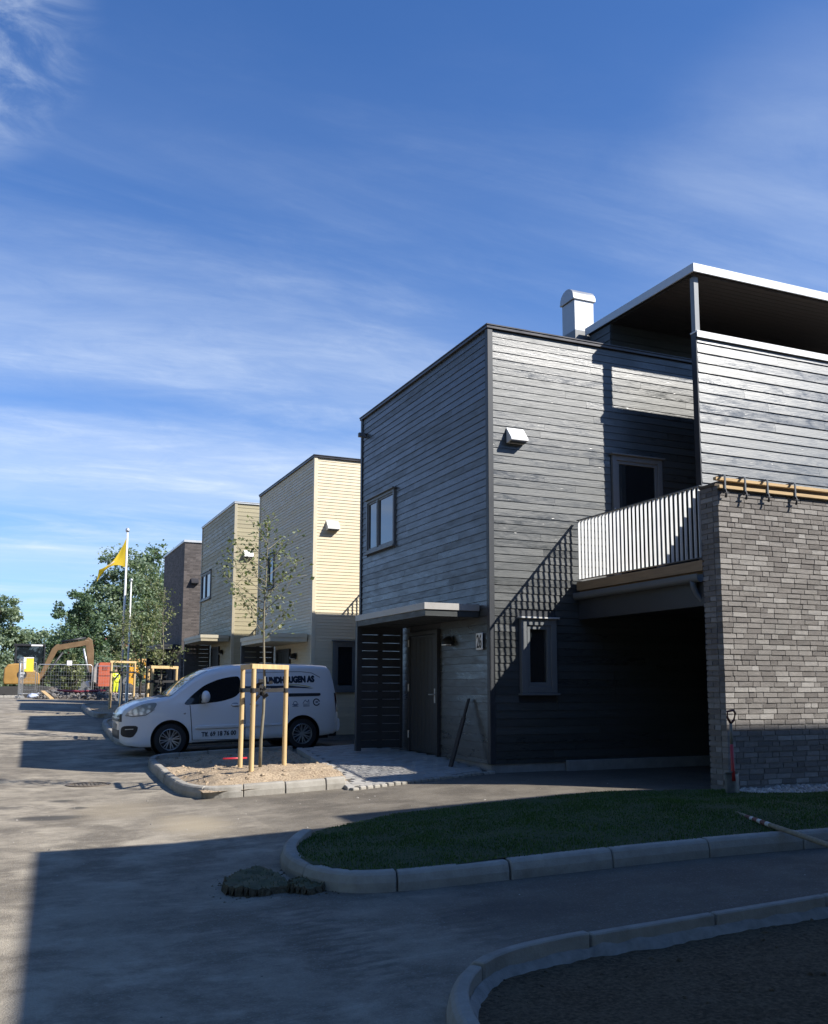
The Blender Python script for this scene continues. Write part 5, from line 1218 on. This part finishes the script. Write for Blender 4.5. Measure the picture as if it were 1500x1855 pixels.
m = MB(); m.tube([(2.7, 55.0, 1.0), (3.9, 54.0, .95), (5.2, 54.3, 1.02)], .07, 8); tag(m.build('red_pipe', pm('dull_red_pipe', (.20, .03, .045), .5), smooth=True), 'dull red pipe lying along the soil heap below the excavator bucket', 'pipe')
m = MB(); m.beam((1.95, 53.5, .98), (2.35, 52.0, .60), .22, .05); tag(m.build('plank', M_woodx, bevel=.006), 'pale plank sloping off the soil heap by the fence', 'plank')
for k, (a, b_, l) in enumerate((((1.35, 55.0, .62), (1.75, 55.2, .80), 'pale blue plastic bag left of the plank'), ((1.75, 55.4, .75), (2.2, 55.3, .80), 'white plastic sheet behind the plank'))):
    m = MB(); m.blob(((a[0]+b_[0])/2, (a[1]+b_[1])/2, (a[2]+b_[2])/2), (.28, .2, .12), 9+k*4, 3, .5, 2.2); tag(m.build('plastic_bag', pm('plastic_%s' % ('blue' if k == 0 else 'white'), (.45, .50, .62) if k == 0 else (.72, .72, .72), .4), smooth=True), l, 'plastic')
m = MB(); m.prism([(-1.2, .62), (.9, .62), (.9, .50), (-1.2, .50)], 62.6, 63.0, 'y')
kb = [(-8, 60.3), (-2, 60.2), (1.2, 60.1)]; kerb(kb, .9, side=1, h=.14)

# ------------------------------------------------------------------ trees beyond the site
LM = [leaf_mat('leaves_deep', (.085, .135, .08), (.21, .27, .165), .35), leaf_mat('leaves_grey', (.12, .165, .11), (.30, .35, .23), .35), leaf_mat('leaves_warm', (.10, .125, .05), (.24, .25, .115), .25)]
def tree(x, y, z, lobes, label, mat, seed, leaf=.30, per=150, trunk=.22, n=1.0, grp=None):
    """lobes: list of (dx, dy, height of centre, radius x, radius z); clumps of leaves fill each lobe unevenly"""
    rn = random.Random(seed); t = root('tree', (x, y, z), label, 'tree', grp); H = max(l[2] for l in lobes)
    m = MB(); m.tube([(x, y, z-.2), (x+.05, y, z+H*.35), (x-.05, y, z+H*.7)], [trunk, trunk*.75, trunk*.35], 9); m.build('trunk', M_bark2, t, smooth=True)
    lm = MB(); lf = MB()
    for (dx, dy, hc, rx, rz) in lobes:
        c = Vector((x+dx, y+dy, z+hc)); b = Vector((x, y, z+H*rn.uniform(.2, .4))); mid = b.lerp(c, .5)+Vector((0, 0, -.2)); lm.tube([b, mid, c], [trunk*.45, trunk*.28, .03], 6)
        k = int(max(rx*rx*rz*4.6*n, 10))
        for _ in range(k):
            d = Vector((rn.gauss(0, 1), rn.gauss(0, 1), rn.gauss(0, 1))).normalized(); r = rn.random()**.42
            p = c+Vector((d.x*rx*r, d.y*rx*r, d.z*rz*r)); s = rn.uniform(.28, .62)*min(rx, 1.6)*.75
            if rn.random() < .35: lm.tube([c.lerp(p, .25), p], [.04, .012], 4, False)
            for _ in range(int(per*rn.uniform(.5, 1.2)*s)):
                q = p+Vector((rn.gauss(0, s*.55), rn.gauss(0, s*.55), rn.gauss(0, s*.42))); e = Vector((rn.gauss(0, 1), rn.gauss(0, 1), rn.gauss(0, .8))).normalized(); f = e.cross(Vector((rn.gauss(0, 1), rn.gauss(0, 1), rn.gauss(0, 1)))).normalized(); l = leaf*rn.uniform(.55, 1.2)
                lf.add([q-e*l*.5, q+f*l*.32, q+e*l*.5, q-f*l*.32], [(0,1,2,3)])
    lm.build('limbs', M_bark2, t, smooth=True, fix=False); lf.build('crown', mat, t, fix=False); return t
tree(8.6, 80, .55, [(0,0,10.9,1.5,1.5),(-1.4,0,9.6,1.4,1.5),(1.5,0,9.8,1.6,1.5),(2.6,.5,8.0,1.6,1.7),(-1.8,0,7.6,1.5,1.5),(0,-1,8.0,2.0,2.0),(-2.6,0,5.6,1.6,1.6),(2.6,0,5.2,1.9,1.9),(0,-1,5.2,2.2,2.0),(-1,0,3.0,2.2,1.6),(2.2,0,2.8,2.2,1.6)], 'tall grey green tree behind the flagpoles', LM[1], 31, .27, 300, .28, .8)
tree(5.0, 77, .55, [(.2,0,7.0,1.0,1.1),(-.9,0,6.2,.9,.9),(.9,0,6.4,1.2,1.2),(-.3,0,5.0,1.5,1.3),(1.3,0,4.7,1.5,1.4),(-1.0,0,3.6,1.2,1.2),(.6,0,3.0,1.9,1.5),(-.6,0,1.9,1.5,1.1)], 'dark rounded tree left of the tall one, above the boom', LM[0], 32, .26, 290, .2, 1.0)
tree(13.2, 92, .55, [(0,0,13.0,1.5,1.3),(-1.5,0,12.2,1.2,1.1),(1.2,0,11.5,1.5,1.4),(0,0,10,2.0,1.6),(-1,0,7,2.2,2),(.8,0,4,2.4,2)], 'tree whose top shows beside the brick house roof', LM[0], 33, .36, 150, .3, .7)
tree(-.6, 75, .55, [(.2,0,6.4,1.1,1.1),(1.0,0,5.4,1.1,1.0),(-1.2,0,5.6,1.3,1.2),(1.6,0,3.9,1.2,1.0),(.2,0,4.2,1.7,1.3),(-1.6,0,3.6,1.6,1.4),(.8,0,2.4,1.9,1.3),(-.8,0,2.0,1.9,1.3)], 'grey green tree at the left edge of the photo', LM[1], 34, .26, 290, .22, 1.0)
tree(3.4, 96, .55, [(0,0,5.0,1.4,1.1),(-1.6,0,4.6,1.4,1.1),(1.6,0,4.6,1.4,1.2),(0,0,2.8,2.2,1.4),(2.2,0,2.6,1.8,1.4),(-2.0,0,2.6,1.8,1.4)], 'low distant tree filling the gap above the excavator cab', LM[1], 35, .34, 150, .2, 1.0)
tree(6.7, 52, .55, [(0,0,4.3,.75,.7),(-.6,0,3.7,.6,.6),(.7,0,3.6,.75,.8),(0,0,3.0,.95,.8),(.8,0,2.4,.9,.8),(-.5,0,2.2,.8,.8),(.2,0,1.5,.9,.7)], 'light yellow green bushy tree beside the flagpole foot', LM[2], 36, .16, 190, .08, 2.6)
def shrub(x, y, z, r, h, label, mat, seed, n=8):
    rn = random.Random(seed); tree(x, y, z, [(rn.uniform(-r, r)*.75, rn.uniform(-.5, .5), h*rn.uniform(.25, .85), r*.42, h*.24) for _ in range(n)], label, mat, seed, .2, 190, .05, 3.0, 'shrubs behind the site fence')
shrub(3.7, 66, .5, 1.2, 2.7, 'leafy green shrub between the excavator boom and bucket', LM[2], 41, 12); shrub(5.6, 67, .5, 1.3, 3.0, 'dark shrub behind the orange container', LM[0], 42, 12); shrub(-.6, 67, .5, 1.6, 2.6, 'shrub at the left edge behind the excavator', LM[1], 43, 10); shrub(9.4, 68, .5, 1.5, 2.8, 'shrub behind the yellow lifting machine', LM[0], 44, 12)
def far_wood():
    rn = random.Random(77); lf = MB()
    for _ in range(420):
        x = rn.uniform(-30, 26); y = rn.uniform(112, 124); hh = 3.2+1.6*noise.noise(Vector((x*.15, 0, 0)))+1.0*noise.noise(Vector((x*.6, 3, 0))); z = .5+rn.random()*hh
        for _ in range(60):
            q = Vector((x+rn.gauss(0, .8), y+rn.gauss(0, .8), z+rn.gauss(0, .5))); e = Vector((rn.gauss(0, 1), rn.gauss(0, 1), rn.gauss(0, 1))).normalized(); f = e.cross(Vector((rn.gauss(0, 1), rn.gauss(0, 1), rn.gauss(0, 1)))).normalized(); l = .55
            lf.add([q-e*l*.5, q+f*l*.35, q+e*l*.5, q-f*l*.35], [(0,1,2,3)])
    lf.build('far_wood', LM[1], kind='stuff', fix=False)
far_wood()
m = MB(); m.box(4.6, 15, 100, 106, 3.9, 5.2); fh_ = root('red_house', (9, 100, .4), 'red house half hidden behind the trees', 'house'); m.build('wall', pm('red_boards', (.20, .035, .035), .8, var=.15), fh_)
m = MB(); m.prism([(99.5, 5.2), (106.5, 5.2), (103, 6.2)], 4.3, 15.3, 'x'); m.build('roof', pm('red_tiles', (.25, .07, .05), .8), fh_)
m = MB(); m.box(4.62, 14.98, 100.02, 105.98, .3, 3.9); m.build('ground_floor', M_grey2, fh_)

def sky_blockers():  # unseen trees added to block low sky light and deepen the shade
    first = tree(-11.5, 4, -.2, [(0,0,10,2.6,2.6),(1.5,1,7.5,2.4,2.2),(-1.2,-1.6,7.2,2.6,2.4),(0,2,6,2.4,2.2),(.6,-2.2,4.6,2.6,2.2),(0,.6,3.4,3.0,2.2),(0,-.4,12,1.7,1.7),(1,-1.4,9.5,2,2)], 'added unseen tree that holds back low sky light', LM[0], 55, .55, 42, .3, .55, 'added trees blocking low sky light')
    for k, (x, y, a) in enumerate([(-12, -2, 1.1), (-11, 9.5, 2.3), (-12.5, 15, 3.9), (-11.5, 20.5, 5.0), (-12.5, 26, .6), (-12, 31.5, 4.4), (-11, -8, 2.9), (-6, -13, .3), (0, -14, 1.9), (6, -13.5, 3.3), (12, -14.5, 5.3), (17.5, -13, 2.2)]):
        c = first.copy(); COL.objects.link(c); c.location = (x, y, -.2); c.rotation_euler = (0, 0, a)
        for ch in list(first.children): d = ch.copy(); COL.objects.link(d); d.parent = c
sky_blockers()
